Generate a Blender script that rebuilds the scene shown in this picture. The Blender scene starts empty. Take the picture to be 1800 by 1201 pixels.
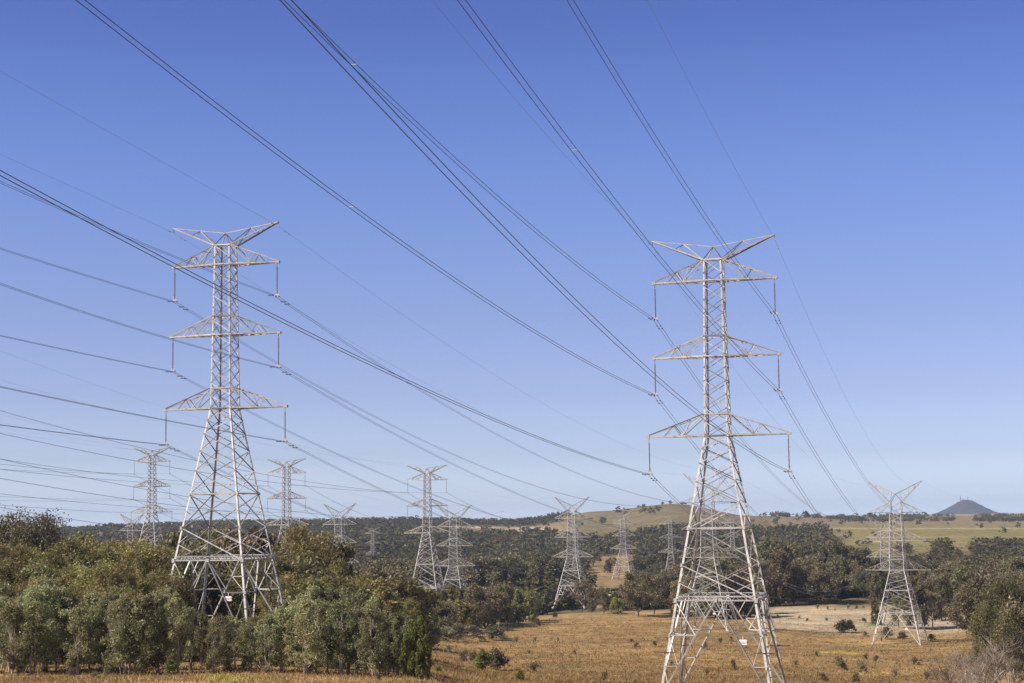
import bpy, math, random
import numpy as np
from mathutils import Vector, Matrix
R = math.radians
C = bpy.context.scene.collection
F = 3000.0            # focal length in photo pixels (photo 1800 x 1201)
# ------------------------------------------------------------------ camera
PITCH = math.atan((908 - 600.5) / F); ROLL = 0.013
r0 = Vector((1, 0, 0)); u0 = Vector((0, -math.sin(PITCH), math.cos(PITCH))); FW = Vector((0, math.cos(PITCH), math.sin(PITCH)))
RT = r0 * math.cos(ROLL) - u0 * math.sin(ROLL); UP = u0 * math.cos(ROLL) + r0 * math.sin(ROLL)
cd = bpy.data.cameras.new("camera"); cam = bpy.data.objects.new("camera", cd); C.objects.link(cam)
cd.sensor_width = 36; cd.lens = 36 * F / 1800; cd.clip_start = 0.5; cd.clip_end = 60000
cam.matrix_world = Matrix(((RT.x, UP.x, -FW.x, 0), (RT.y, UP.y, -FW.y, 0), (RT.z, UP.z, -FW.z, 0), (0, 0, 0, 1)))
bpy.context.scene.camera = cam
def ray(px, py):
    return RT * (px - 900) / F + UP * (600.5 - py) / F + FW
def at(px, py, d):                     # the point seen at a photo pixel, d metres ahead
    r = ray(px, py); return r * (d / r.y)
def pix(p):
    p = Vector(p); k = p.dot(FW); return 900 + F * p.dot(RT) / k, 600.5 - F * p.dot(UP) / k

# ------------------------------------------------------------------ helpers
def tag(o, label=None, cat=None, group=None, kind=None):
    if label: o["label"] = label
    if cat: o["category"] = cat
    if group: o["group"] = group
    if kind: o["kind"] = kind
    return o
def empty(name, loc, rz=0):
    o = bpy.data.objects.new(name, None); C.objects.link(o); o.location = loc; o.rotation_euler = (0, 0, rz); o.empty_display_size = .1
    return o
def mesh_np(name, V, quads=None, tris=None, mat=None, parent=None, attrs=None, smooth=False, mats=None, mi=None):
    me = bpy.data.meshes.new(name)
    V = np.asarray(V, dtype=np.float32); loops = []; starts = []; tot = 0
    if quads is not None and len(quads):
        q = np.asarray(quads, dtype=np.int32); loops.append(q.ravel()); starts.append(np.arange(len(q), dtype=np.int32) * 4); tot = len(q) * 4
    if tris is not None and len(tris):
        t = np.asarray(tris, dtype=np.int32); loops.append(t.ravel()); starts.append(np.arange(len(t), dtype=np.int32) * 3 + tot)
    L = np.concatenate(loops); S = np.concatenate(starts)
    me.vertices.add(len(V)); me.vertices.foreach_set("co", V.ravel())
    me.loops.add(len(L)); me.loops.foreach_set("vertex_index", L)
    me.polygons.add(len(S)); me.polygons.foreach_set("loop_start", S)
    if smooth: me.polygons.foreach_set("use_smooth", np.ones(len(S), dtype=bool))
    for k, (ty, arr) in (attrs or {}).items():
        a = me.attributes.new(k, ty, 'POINT'); a.data.foreach_set("color" if ty == 'FLOAT_COLOR' else "value", np.asarray(arr, dtype=np.float32).ravel())
    me.update(calc_edges=True)
    if mat: me.materials.append(mat)
    o = bpy.data.objects.new(name, me); C.objects.link(o)
    if parent: o.parent = parent
    return o
TR_ = random.Random(12); WM = [1.0]
class MB:
    def __init__(s): s.v = []; s.f = []; s.t = []
    def tone(s, lo=.76, p=.27):
        k = len(s.v) - len(s.t); x = TR_.random(); s.t += [(.22 + .25*TR_.random()) if x < p else lo + (1.12 - lo)*TR_.random()] * k
    def bar(s, a, b, w, w2=None):
        w *= WM[0]; w2 = w2*WM[0] if w2 is not None else None
        a = Vector(a); b = Vector(b); d = b - a
        if d.length < 1e-5: return
        d.normalize(); h = Vector((0, 0, 1)) if abs(d.z) < .95 else Vector((1, 0, 0))
        x = d.cross(h).normalized(); y = d.cross(x).normalized(); w2 = w if w2 is None else w2; n = len(s.v)
        for p, q in ((a, w), (b, w2)):
            for i, j in ((-1, -1), (1, -1), (1, 1), (-1, 1)): s.v.append(tuple(p + x * (i * q / 2) + y * (j * q / 2)))
        s.f += [(n, n+3, n+2, n+1), (n+4, n+5, n+6, n+7)] + [(n+i, n+(i+1) % 4, n+4+(i+1) % 4, n+4+i) for i in range(4)]; s.tone()
    def angle(s, a, b, w, ox, oy):     # an angle iron: two flat legs meeting on the line a-b
        a = Vector(a); b = Vector(b); t = w * .16
        for X, Y in ((Vector(ox), Vector(oy)), (Vector(oy), Vector(ox))):
            n = len(s.v)
            for p in (a, b):
                for i, j in ((0, 0), (w, 0), (w, t), (0, t)): s.v.append(tuple(p + X * i + Y * j))
            s.f += [(n, n+3, n+2, n+1), (n+4, n+5, n+6, n+7)] + [(n+i, n+(i+1) % 4, n+4+(i+1) % 4, n+4+i) for i in range(4)]
            s.tone(.95, 0)
    def box(s, c, d):
        n = len(s.v); c = Vector(c)
        for z in (-1, 1):
            for i, j in ((-1, -1), (1, -1), (1, 1), (-1, 1)): s.v.append((c.x + i*d[0]/2, c.y + j*d[1]/2, c.z + z*d[2]/2))
        s.f += [(n, n+3, n+2, n+1), (n+4, n+5, n+6, n+7)] + [(n+i, n+(i+1) % 4, n+4+(i+1) % 4, n+4+i) for i in range(4)]
    def tube(s, pts, rad, sides=5, closed=True):
        n = len(s.v); m = len(pts)
        for i, p in enumerate(pts):
            p = Vector(p); d = (Vector(pts[min(i+1, m-1)]) - Vector(pts[max(i-1, 0)])).normalized()
            h = Vector((0, 0, 1)) if abs(d.z) < .95 else Vector((1, 0, 0))
            x = d.cross(h).normalized(); y = d.cross(x); q = rad[i] if hasattr(rad, '__len__') else rad
            for k in range(sides):
                a = 2 * math.pi * k / sides; s.v.append(tuple(p + x * (math.cos(a) * q) + y * (math.sin(a) * q)))
        for i in range(m - 1):
            for k in range(sides):
                s.f.append((n+i*sides+k, n+i*sides+(k+1) % sides, n+(i+1)*sides+(k+1) % sides, n+(i+1)*sides+k))
        if closed: s.f += [tuple(n + k for k in range(sides))[::-1], tuple(n+(m-1)*sides+k for k in range(sides))]
    def build(s, name, mat, parent=None, smooth=False):
        me = bpy.data.meshes.new(name); me.from_pydata(s.v, [], s.f); me.update()
        if smooth: me.polygons.foreach_set("use_smooth", [True] * len(me.polygons))
        if s.t:
            tt = (s.t + [1.0]*len(s.v))[:len(s.v)]; me.attributes.new("tone", 'FLOAT', 'POINT').data.foreach_set("value", tt)
        me.materials.append(mat); o = bpy.data.objects.new(name, me); C.objects.link(o)
        if parent: o.parent = parent
        return o
KIDS = {}
def children(o): return [x for x in KIDS.get(o.name, [])]
def index_kids():
    KIDS.clear()
    for o in bpy.data.objects:
        if o.parent: KIDS.setdefault(o.parent.name, []).append(o)
def copy_tree(o, parent=None):
    c = o.copy(); C.objects.link(c)
    if parent: c.parent = parent
    for ch in children(o): copy_tree(ch, c)
    return c

# ------------------------------------------------------------------ materials
def nodes(name):
    m = bpy.data.materials.new(name); m.use_nodes = True; nt = m.node_tree
    return m, nt, nt.nodes, nt.links, nt.nodes["Principled BSDF"]
def simple(name, col, rough=.8, metal=0, var=.25, scale=3.0, spec=.3):
    m, nt, N, L, B = nodes(name)
    tc = N.new("ShaderNodeTexCoord"); no = N.new("ShaderNodeTexNoise"); no.inputs["Scale"].default_value = scale; no.inputs["Detail"].default_value = 5
    mp = N.new("ShaderNodeMapRange"); mp.inputs[1].default_value = .3; mp.inputs[2].default_value = .7; mp.inputs[3].default_value = 1 - var; mp.inputs[4].default_value = 1 + var
    mx = N.new("ShaderNodeMix"); mx.data_type = 'RGBA'; mx.blend_type = 'MULTIPLY'; mx.inputs[0].default_value = 1; mx.inputs[6].default_value = (*col, 1)
    L.new(tc.outputs["Object"], no.inputs["Vector"]); L.new(no.outputs["Fac"], mp.inputs[0]); L.new(mp.outputs[0], mx.inputs[7]); L.new(mx.outputs[2], B.inputs["Base Color"])
    B.inputs["Roughness"].default_value = rough; B.inputs["Metallic"].default_value = metal; B.inputs["Specular IOR Level"].default_value = spec
    return m
def steel(name, tint=(1, 1, 1)):
    m, nt, N, L, B = nodes(name); _t = tint
    tc = N.new("ShaderNodeTexCoord"); no = N.new("ShaderNodeTexNoise"); no.inputs["Scale"].default_value = 1.3; no.inputs["Detail"].default_value = 8; no.inputs["Roughness"].default_value = .75
    cr = N.new("ShaderNodeValToRGB"); e = cr.color_ramp.elements
    e[0].position = .30; e[0].color = (.20, .145, .11, 1); e[1].position = .68; e[1].color = (.64, .62, .585, 1)
    x = cr.color_ramp.elements.new(.40); x.color = (.40, .36, .32, 1); x = cr.color_ramp.elements.new(.52); x.color = (.52, .495, .46, 1)
    for x in cr.color_ramp.elements: x.color = tuple(x.color[i]*_t[i] for i in range(3)) + (1,)
    L.new(tc.outputs["Object"], no.inputs["Vector"]); L.new(no.outputs["Fac"], cr.inputs[0])
    ta = N.new("ShaderNodeAttribute"); ta.attribute_name = "tone"; mx = N.new("ShaderNodeMix"); mx.data_type = 'RGBA'; mx.blend_type = 'MULTIPLY'; mx.inputs[0].default_value = 1
    L.new(cr.outputs[0], mx.inputs[6]); L.new(ta.outputs["Fac"], mx.inputs[7]); L.new(mx.outputs[2], B.inputs["Base Color"])
    B.inputs["Roughness"].default_value = .55; B.inputs["Metallic"].default_value = .15
    return m
def foliage(name, cols, transl=.34, vary=.35):
    m, nt, N, L, B = nodes(name); N.remove(B)
    out = N["Material Output"]; at_ = N.new("ShaderNodeAttribute"); at_.attribute_name = "lf"
    cr = N.new("ShaderNodeValToRGB"); e = cr.color_ramp.elements; e[0].color = (*cols[0], 1); e[1].color = (*cols[-1], 1)
    for i, c in enumerate(cols[1:-1]): x = e.new((i + 1) / (len(cols) - 1)); x.color = (*c, 1)
    oi = N.new("ShaderNodeObjectInfo")
    hs = N.new("ShaderNodeHueSaturation"); mh = N.new("ShaderNodeMapRange"); mh.inputs[3].default_value = .47; mh.inputs[4].default_value = .525
    mv = N.new("ShaderNodeMapRange"); mv.inputs[3].default_value = 1 - vary; mv.inputs[4].default_value = 1 + vary
    ml = N.new("ShaderNodeMath"); ml.operation = 'MULTIPLY'; ml.inputs[1].default_value = 7.31; fr = N.new("ShaderNodeMath"); fr.operation = 'FRACT'
    L.new(oi.outputs["Random"], mh.inputs[0]); L.new(oi.outputs["Random"], ml.inputs[0]); L.new(ml.outputs[0], fr.inputs[0]); L.new(fr.outputs[0], mv.inputs[0])
    L.new(at_.outputs["Fac"], cr.inputs[0]); L.new(cr.outputs[0], hs.inputs["Color"]); L.new(mh.outputs[0], hs.inputs["Hue"]); L.new(mv.outputs[0], hs.inputs["Value"])
    d = N.new("ShaderNodeBsdfPrincipled"); d.inputs["Roughness"].default_value = .5; d.inputs["Specular IOR Level"].default_value = .35; t = N.new("ShaderNodeBsdfTranslucent"); ms = N.new("ShaderNodeMixShader"); ms.inputs[0].default_value = transl
    L.new(hs.outputs[0], d.inputs[0]); L.new(hs.outputs[0], t.inputs[0]); L.new(d.outputs[0], ms.inputs[1]); L.new(t.outputs[0], ms.inputs[2]); L.new(ms.outputs[0], out.inputs["Surface"])
    return m
def vcol(name, transl=.15, attr="col"):
    m, nt, N, L, B = nodes(name); N.remove(B); out = N["Material Output"]; a = N.new("ShaderNodeAttribute"); a.attribute_name = attr
    d = N.new("ShaderNodeBsdfDiffuse"); t = N.new("ShaderNodeBsdfTranslucent"); ms = N.new("ShaderNodeMixShader"); ms.inputs[0].default_value = transl
    L.new(a.outputs["Color"], d.inputs[0]); L.new(a.outputs["Color"], t.inputs[0]); L.new(d.outputs[0], ms.inputs[1]); L.new(t.outputs[0], ms.inputs[2]); L.new(ms.outputs[0], out.inputs["Surface"])
    return m
M = {
 'steel': steel("galvanised_steel"),
 'arm': steel("weathered_steel", (.84, .805, .745)),
 'wire': simple("dark_aluminium", (.12, .118, .115), .42, .85, .2, .5),  # dark copy: unlit look of wires against the sky put into the colour
 'wire_far': simple("pale_aluminium", (.30, .29, .27), .55, .3, .2, .5),  # pale copy: sunlit look of wires over the woods put into the colour
 'insul': simple("brown_porcelain", (.11, .085, .075), .3, 0, .3, 2),
 'clamp': simple("clamp_steel", (.5, .46, .42), .5, .2, .2, 4),
 'sign': simple("sign_white", (.8, .78, .74), .5, 0, .05, 2), 'signtxt': simple("sign_print", (.35, .2, .18), .6, 0, .05, 2),
 'bark': simple("pale_gum_bark", (.42, .34, .27), .9, 0, .35, 2.5), 'darkbark': simple("dark_bark", (.09, .065, .05), .95, 0, .4, 3),
 'twig': simple("grey_twig", (.25, .20, .16), .95, 0, .3, 1.5),
 'gum': foliage("grey_green_gum_leaves", [(0.144, 0.144, 0.06), (0.264, 0.258, 0.114), (0.396, 0.384, 0.21)]),
 'olive': foliage("olive_wattle_leaves", [(0.142, 0.12, 0.042), (0.242, 0.206, 0.071), (0.354, 0.304, 0.118)]),
 'dark': foliage("dark_sheoak_needles", [(0.09, 0.082, 0.038), (0.155, 0.137, 0.063), (0.235, 0.207, 0.103)]),
 'bright': foliage("bright_green_leaves", [(.08, .10, .024), (.14, .165, .038), (.20, .225, .06)], vary=.1),
 'shrub': foliage("grey_shrub_leaves", [(.10, .088, .045), (.19, .165, .09), (.29, .25, .14)]),
 'rust': foliage("bronze_green_leaves", [(0.102, 0.084, 0.046), (0.186, 0.146, 0.082), (0.264, 0.216, 0.132)]),
 'mass': vcol("woodland_leaves", .32), 'grass': vcol("dry_grass_blades", .25),
 'white': simple("white_roof", (.55, .55, .53), .6), 'wallm': simple("pale_wall", (.5, .47, .42), .8),
}

# ------------------------------------------------------------------ terrain
PXC = [-300, 100, 400, 700, 900, 1050, 1180, 1330, 1500, 1650, 1800, 2200]
TZ = {
 0: [-1.7]*12, 60: [-7.5]*12, 120: [-12.3, -12.3, -12.3, -12.5, -13, -13, -13, -13.5, -13.5, -13.5, -12.5, -12],
 150: [-13.9, -13.9, -13.9, -14.2, -15.4, -15.6, -15.8, -16.4, -16.6, -16.6, -15, -15],
 165: [-14.6, -14.7, -14.8, -15.1, -16.6, -17, -17.2, -18, -18.4, -18.4, -16.5, -16],
 200: [-15.4, -15.6, -15.9, -17.5, -19.3, -20, -20.3, -20.9, -22.4, -22.5, -20, -19],
 250: [-16.5, -17, -17.8, -21, -23.5, -24.2, -24.5, -25, -27, -27, -24, -23],
 300: [-18, -19, -20, -24, -27, -27.5, -28, -28.5, -30.5, -30.5, -28, -27],
 400: [-22, -24, -26, -30, -33, -33.5, -34, -34.5, -36, -36, -34, -33],
 548: [-26, -28.5, -31, -36, -38.5, -38.5, -38.2, -39, -40, -40.2, -40, -40],
 700: [-28, -31, -34, -38.5, -41, -40.7, -41, -41, -41.5, -41.5, -41, -41],
 813: [-30, -33, -36, -40, -42, -42, -42, -41, -39.5, -41, -41, -41],
 1000: [-31, -34, -38, -42, -43, -44, -43, -42, -38, -38, -39, -39],
 1275: [-28, -30, -35, -38, -42, -45, -41, -38, -33, -30, -31, -31],
 1600: [-24, -26, -30, -33, -36, -38, -32, -32, -28, -27, -28, -28],
 2000: [-18, -20, -23, -25, -28, -26, -18, -26, -24, -24, -25, -25],
 2500: [-13, -16, -14, -14, -18, -9, 2, -17, -19, -21, -22, -22],
 3000: [-16, -20, -10, -9, -14, 6, 18.5, -7, -16, -18, -19, -19],
 3600: [-22, -25, -16, -16, -18, 0, 9, -8, -13, -15, -16, -16],
 4400: [-25, -28, -22, -22, -20, -10, -5, -7, -9.5, -12, -12, -12],
 6000: [-30]*8 + [-16, -13, -12, -12], 9000: [-40]*8 + [-35, -35, -35, -35], 15000: [-60]*12 }
DR = np.array(sorted(TZ)); TT = np.array([TZ[d] for d in DR], dtype=float); LD = np.log(DR + 60.0)
def pxd(x, y):
    x = np.asarray(x, float); y = np.asarray(y, float)
    return 900 + F * x / np.maximum(y, 120), np.clip(y, 0, 14999)
def sn(x, y, s, k):                    # cheap smooth noise
    return np.sin(x/s + k*1.7) * np.cos(y/s*1.13 + k*2.3) + .6 * np.sin((x + y)/s*1.9 + k) * np.cos((x - y)/s*1.7 + 3*k) + .35 * np.sin(x/s*4.1 - y/s*3.3 + k)
PADS = []
def gz(x, y):
    px, d = pxd(x, y); l = np.log(d + 60)
    i = np.clip(np.searchsorted(LD, l, side='right') - 1, 0, len(LD) - 2); t = (l - LD[i]) / (LD[i+1] - LD[i])
    p = np.clip(px, PXC[0], PXC[-1]); j = np.clip(np.searchsorted(PXC, p, side='right') - 1, 0, len(PXC) - 2); PA = np.array(PXC, float)
    s = (p - PA[j]) / (PA[j+1] - PA[j]); s = s * s * (3 - 2 * s)
    z = (TT[i, j]*(1-s) + TT[i, j+1]*s)*(1-t) + (TT[i+1, j]*(1-s) + TT[i+1, j+1]*s)*t
    z = z + np.clip(d / 400, 0, 1) * .35 * sn(x, y, 26, 1) + np.clip((d - 900) / 1500, 0, 1) * 1.6 * sn(x, y, 210, 2)
    for (a, b, dz) in PADS: z = z + dz * np.exp(-((x - a)**2 + (y - b)**2) / (2 * 38.0**2))
    return z
def hit(px, py, d0=100, d1=6000):      # where the sight line through a photo pixel meets the ground
    r = ray(px, py); d = d0
    while d < d1:
        if r.z / r.y * d <= float(gz(r.x / r.y * d, d)): break
        d *= 1.004
    return Vector((r.x / r.y * d, d, float(gz(r.x / r.y * d, d))))

# ------------------------------------------------------------------ pylons
def lerp(a, b, t): return tuple(a[i] + (b[i] - a[i]) * t for i in range(3))
HS, HT = 53.5, 51.7
def halfw(z, ten):                     # half width of the body at a height
    if not ten:
        t = HS - z
        if t <= 23.4: return 1.08 + (1.42 - 1.08) * max(t - 2.67, 0) / 20.7
        return 1.42 + (t - 23.4) * .1690
    t = HT - z
    if t <= 28.2: return 1.78 + (2.35 - 1.78) * max(t - 6.8, 0) / 21.4
    return 2.35 + (t - 28.2) * .2300
def corner(k, z, ten):
    h = halfw(z, ten); sx, sy = ((-1, -1), (1, -1), (1, 1), (-1, 1))[k]; return (sx*h, sy*h, z)
def make_pylon(ten, bold=1.0):
    WM[0] = bold
    H = HT if ten else HS
    root = empty("pylon", (0, 0, 0)); st = M['steel']
    ztop = H - (6.8 if ten else 2.67); zw = H - (28.2 if ten else 23.4)
    zbelt = H - (34.5 if ten else 34.15); zmain = H - (41.8 if ten else 42.3); zlow = H - (45.6 if ten else 46.2)
    for k in range(4):
        mb = MB(); sx, sy = ((-1, -1), (1, -1), (1, 1), (-1, 1))[k]
        zs = [0, zlow, zmain, zbelt, zw, ztop] if not ten else [0, zlow, zmain, zbelt, zw, ztop]
        ws = [.28, .26, .24, .22, .19, .15]
        for i in range(5):
            mb.angle(corner(k, zs[i], ten), corner(k, zs[i+1], ten), ws[i], (-sx, 0, 0), (0, -sy, 0))
        c = corner(k, 0, ten); mb.box((c[0], c[1], .15), (.9, .9, .5))
        mb.build("leg", st, root)
    br = MB()
    def face(z0, z1, w, mode='x'):
        for k in range(4):
            a0, b0, a1, b1 = corner(k, z0, ten), corner((k+1) % 4, z0, ten), corner(k, z1, ten), corner((k+1) % 4, z1, ten)
            n0 = len(br.v); br.bar(a0, b1, w); n1 = len(br.v); br.bar(b0, a1, w * .96)
            dk = .30 + .22*TR_.random()                                    # one run of diagonals darkened: shade on its flanges painted into the tone
            if k in (0, 1): br.t[n0:n1] = [dk]*(n1 - n0)
            else: br.t[n1:] = [dk]*(len(br.v) - n1)
            if mode == 'h': br.bar(a1, b1, w)
    n = 13 if not ten else 12
    for i in range(n): face(zw + (ztop - zw)*i/n, zw + (ztop - zw)*(i+1)/n, .076, '')
    for zz in ([ztop, H - 5.13, H - 11.7, H - 14.1, H - 20.9, zw] if not ten else [ztop, H - 10, H - 15.6, H - 18.9, H - 24.8, zw]):
        for k in range(4): br.bar(corner(k, zz, ten), corner((k+1) % 4, zz, ten), .13)
        br.bar(corner(0, zz, ten), corner(2, zz, ten), .08)
    m = 5 if not ten else 4
    for i in range(m):
        fr_ = [0, .14, .30, .50, .73, 1.0] if m == 5 else [0, .2, .43, .69, 1.0]; z0, z1 = zw + (zbelt - zw)*fr_[i], zw + (zbelt - zw)*fr_[i+1]
        face(z0, z1, .10, '')
    for k in range(4): br.bar(corner(k, zbelt, ten), corner((k+1) % 4, zbelt, ten), .16)
    zn = (zbelt + zmain) / 2 - .1
    face(zn, zbelt, .105, ''); face(zmain, zn, .115, '')
    for k in range(4):                                                     # redundant members round the mid node
        a, b = corner(k, zn, ten), corner((k+1) % 4, zn, ten); am, bm = corner(k, zmain, ten), corner((k+1) % 4, zmain, ten)
        c = lerp(lerp(a, b, .5), lerp(am, bm, .5), .48)
        zz = lerp(a, am, .5); yy = lerp(b, bm, .5)
        br.bar(zz, lerp(a, c, .52), .07); br.bar(yy, lerp(b, c, .52), .07); br.bar(zz, lerp(am, c, .5), .07); br.bar(yy, lerp(bm, c, .5), .07)
        ta, tb = corner(k, zbelt, ten), corner((k+1) % 4, zbelt, ten)
        br.bar(lerp(ta, a, .5), lerp(a, lerp(ta, tb, .5), .42), .07); br.bar(lerp(tb, b, .5), lerp(b, lerp(ta, tb, .5), .42), .07)
    for k in range(4):                                                     # deep main horizontal, a little truss
        a, b = corner(k, zmain, ten), corner((k+1) % 4, zmain, ten); a2, b2 = corner(k, zmain + .45, ten), corner((k+1) % 4, zmain + .45, ten)
        br.bar(a, b, .16); br.bar(a2, b2, .09)
        for q in range(10): br.bar(lerp(a, b, q/10), lerp(a2, b2, (q + .5)/10), .05); br.bar(lerp(a2, b2, (q + .5)/10), lerp(a, b, (q + 1)/10), .05)
        mid = lerp(a, b, .5)
        for (c0, c1, s0) in ((corner(k, 0, ten), a, 0), (corner((k+1) % 4, 0, ten), b, 1)):
            foot = lerp(c0, mid, .012)
            br.bar(mid, foot, .16)
            lv = [zlow, zlow - 3.4, zlow - 5.4] if not ten else [zlow, zlow - 2.8, zlow - 4.6]
            def onleg(z): return corner((k + s0) % 4, z, ten)
            def onbr(z): return lerp(foot, mid, (z - foot[2]) / (mid[2] - foot[2]))
            br.bar(onleg(zlow), onbr(zlow), .12); br.bar(c1, onbr(zlow), .12)
            zh = (zmain + zlow) / 2
            br.bar(onleg(zh), lerp(c1, onbr(zlow), .5), .08); br.bar(onleg(zlow), lerp(c1, onbr(zlow), .5), .08)
            if s0 == 0: P0 = onbr(zlow)
            else: P1 = onbr(zlow)
            for i in range(2):
                br.bar(onleg(lv[i]), onbr(lv[i+1]), .08); br.bar(onleg(lv[i+1]), onbr(lv[i+1]), .08)
            br.bar(onleg(lv[2]), onbr(lv[2] - .9), .06)
        br.bar(lerp(a, b, .25), lerp(P0, mid, .5), .08); br.bar(lerp(a, b, .75), lerp(P1, mid, .5), .08)
        if k == 0: first = (P0, P1)
        if k: br.bar(lastP1, P0, .12)
        lastP1 = P1
    br.bar(lastP1, first[0], .12)
    for k in range(4):
        for zz, q in ((zbelt, .42), (zmain, .62), (zn, .5), (zw, .4), (zlow, .4)):
            c = corner(k, zz, ten); br.box(c, (q*.55, q*.55, q*.8)); br.tone(.9, 0)
            b = corner((k+1) % 4, zz, ten)
            if zz == zmain: m_ = lerp(c, b, .5); br.box(m_, (.35, .35, .4)); br.tone(.9, 0)
    br.build("bracing", st, root)
    for k in range(4):                                                     # anti-climb spikes on each leg
        gd = MB()
        sx, sy = ((-1, -1), (1, -1), (1, 1), (-1, 1))[k]; c = corner(k, H - 48.1, ten)
        gd.bar((c[0] - sx*1.0, c[1], c[2]), (c[0] + sx*1.4, c[1], c[2] + .05), .09); gd.bar((c[0], c[1] - sy*1.0, c[2]), (c[0], c[1] + sy*1.4, c[2] + .05), .09)
        gd.build("climbing_guard", M['darkbark'], root)
    # crossarms
    levels = ((5.13, 7.1, 2.67), (14.1, 7.3, 11.7), (23.4, 8.2, 20.9)) if not ten else ((10.0, 8.6, 6.8), (18.9, 8.9, 15.6), (28.2, 10.0, 24.8))
    for (zt, xt, zj) in levels:
        for sx in (-1, 1):
            mb = MB(); tip = (sx*xt, 0, H - zt); hb = halfw(H - zt, ten); hj = halfw(H - zj, ten)
            tipu = (sx*xt, 0, H - zt + .22)
            for sy in (-1, 1):
                rb = (sx*hb, sy*hb, H - zt + .05*0); rj = (sx*hj, sy*hj, H - zj); tp = (tip[0], sy*.14, tip[2])
                mb.bar(rb, tp, .19 if not ten else .20, .15); mb.bar(rj, (tipu[0], sy*.12, tipu[2]), .13, .10)
                pts_b = [0, .28, .52, .76]; 
                tops = [.0, .40, .64]
                mb.bar(rj, lerp(rb, tp, .42), .10); mb.bar(lerp(rb, tp, .42), lerp(rj, tipu, .55), .085); mb.bar(lerp(rj, tipu, .55), lerp(rb, tp, .72), .085)
                mb.bar(lerp(rj, tipu, .28), lerp(rb, tp, .42), .06)
            A = (sx*hb, -hb, H - zt); B_ = (sx*hb, hb, H - zt)
            fr = [0, .2, .38, .55, .7, .84]
            for i in range(5):
                s0, s1 = (A, B_) if i % 2 == 0 else (B_, A)
                mb.bar(lerp(s0, tip, fr[i]), lerp(s1, tip, fr[i+1]), .07); mb.bar(lerp(A, tip, fr[i+1]), lerp(B_, tip, fr[i+1]), .06)
            J0 = (sx*hj, -hj, H - zj); J1 = (sx*hj, hj, H - zj)
            mb.bar(lerp(J0, tipu, .28), lerp(J1, tipu, .28), .06); mb.bar(lerp(J0, tipu, .55), lerp(J1, tipu, .55), .06); mb.bar(J0, lerp(J1, tipu, .28), .05)
            mb.box((tip[0] + sx*.12, 0, tip[2] + .02), (.42, .5, .30))
            mb.build("crossarm", M['arm'], root)
    # earth wire peaks
    hb = halfw(ztop, ten)
    for sx in (-1, 1):
        mb = MB()
        if not ten:
            apex = (0, 0, H - 1.05); tip = (sx*7.3, 0, H)
            for sy in (-1, 1):
                b0 = (sx*hb, sy*hb, ztop); tp = (tip[0], sy*.1, tip[2])
                mb.bar(b0, tp, .17, .13); mb.bar(b0, apex, .09)
                mb.bar((sx*hb, sy*hb, ztop), lerp(apex, tip, .48), .10)
                mb.bar(lerp(apex, tip, .48), lerp(b0, tp, .55), .06)
            mb.bar(apex, tip, .10, .08)
            for i in range(6):
                a, b = (sx*hb, -hb, ztop), (sx*hb, hb, ztop); s0, s1 = (a, b) if i % 2 else (b, a)
                mb.bar(lerp(s0, tip, i/7), lerp(s1, tip, (i+1)/7), .05)
        else:
            apex = (0, 0, H - 4.3); tip = (sx*8.55, 0, H)
            for sy in (-1, 1):
                ap = (0, sy*.9, H - 4.2); b0 = (sx*hb, sy*hb, ztop); tp = (tip[0], sy*.1, tip[2])
                mb.bar(b0, tp, .15, .11); mb.bar(ap, tp, .12, .09); mb.bar(b0, ap, .11); mb.bar((-sx*hb, sy*hb, ztop), ap, .06)
                fr = [.0, .16, .32, .47, .61, .74, .86]
                for i in range(6):
                    mb.bar(lerp(ap, tp, fr[i]), lerp(b0, tp, fr[i+1]), .06) if i % 2 else mb.bar(lerp(b0, tp, fr[i]), lerp(ap, tp, fr[i+1]), .06)
            for i in range(6):
                mb.bar(lerp((sx*hb, -hb, ztop), tip, i/7), lerp((sx*hb, hb, ztop), tip, (i+1)/7), .05); mb.bar(lerp((0, .9, H - 4.2), tip, i/7), lerp((0, -.9, H - 4.2), tip, (i+1)/7), .05)
        mb.bar(tip, (tip[0], 0, tip[2] - .55), .08)
        mb.build("earth_wire_peak", M['arm'], root)
    # insulators
    if not ten:
        for (zt, xt, zj) in levels:
            for sx in (-1, 1):
                z1 = H - zt; pts = [(sx*xt, 0, z1)]; rad = [.03]
                pts.append((sx*xt, 0, z1 - .62)); rad.append(.03)
                for i in range(22):
                    za = z1 - .65 - i * .15
                    pts += [(sx*xt, 0, za - .005), (sx*xt, 0, za - .075), (sx*xt, 0, za - .085)]; rad += [.04, .115, .04]
                pts.append((sx*xt, 0, z1 - 4.2)); rad.append(.03)
                mb = MB(); mb.tube(pts, rad, 7); ins = mb.build("insulator_string", M['insul'], root)
                cl = MB(); cl.box((sx*xt, 0, z1 - 4.18), (.62, .08, .10)); cl.box((sx*xt, 0, z1 - 3.75), (.55, .05, .05))
                cl.bar((sx*xt - .25, 0, z1 - 4.18), (sx*xt, 0, z1 - 3.9), .06); cl.bar((sx*xt + .25, 0, z1 - 4.18), (sx*xt, 0, z1 - 3.9), .06)
                for q in (-.22, .22): cl.box((sx*xt + q, 0, z1 - 4.38), (.10, .62, .16)); cl.bar((sx*xt + q, 0, z1 - 4.4), (sx*xt + q, 0, z1 - 4.18), .05)
                cl.build("suspension_clamp", M['clamp'], ins)
    pl = MB(); k = 3.1; y = -halfw(H - 46.7, ten) - .12
    zz = zlow - .7; pl.box((k, y + .15, zz), (.82, .03, .58)); pl.bar((k, y + .15, zz + .28), (k, y + .15, zlow), .05)
    sg = pl.build("warning_sign", M['sign'], root)
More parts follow.
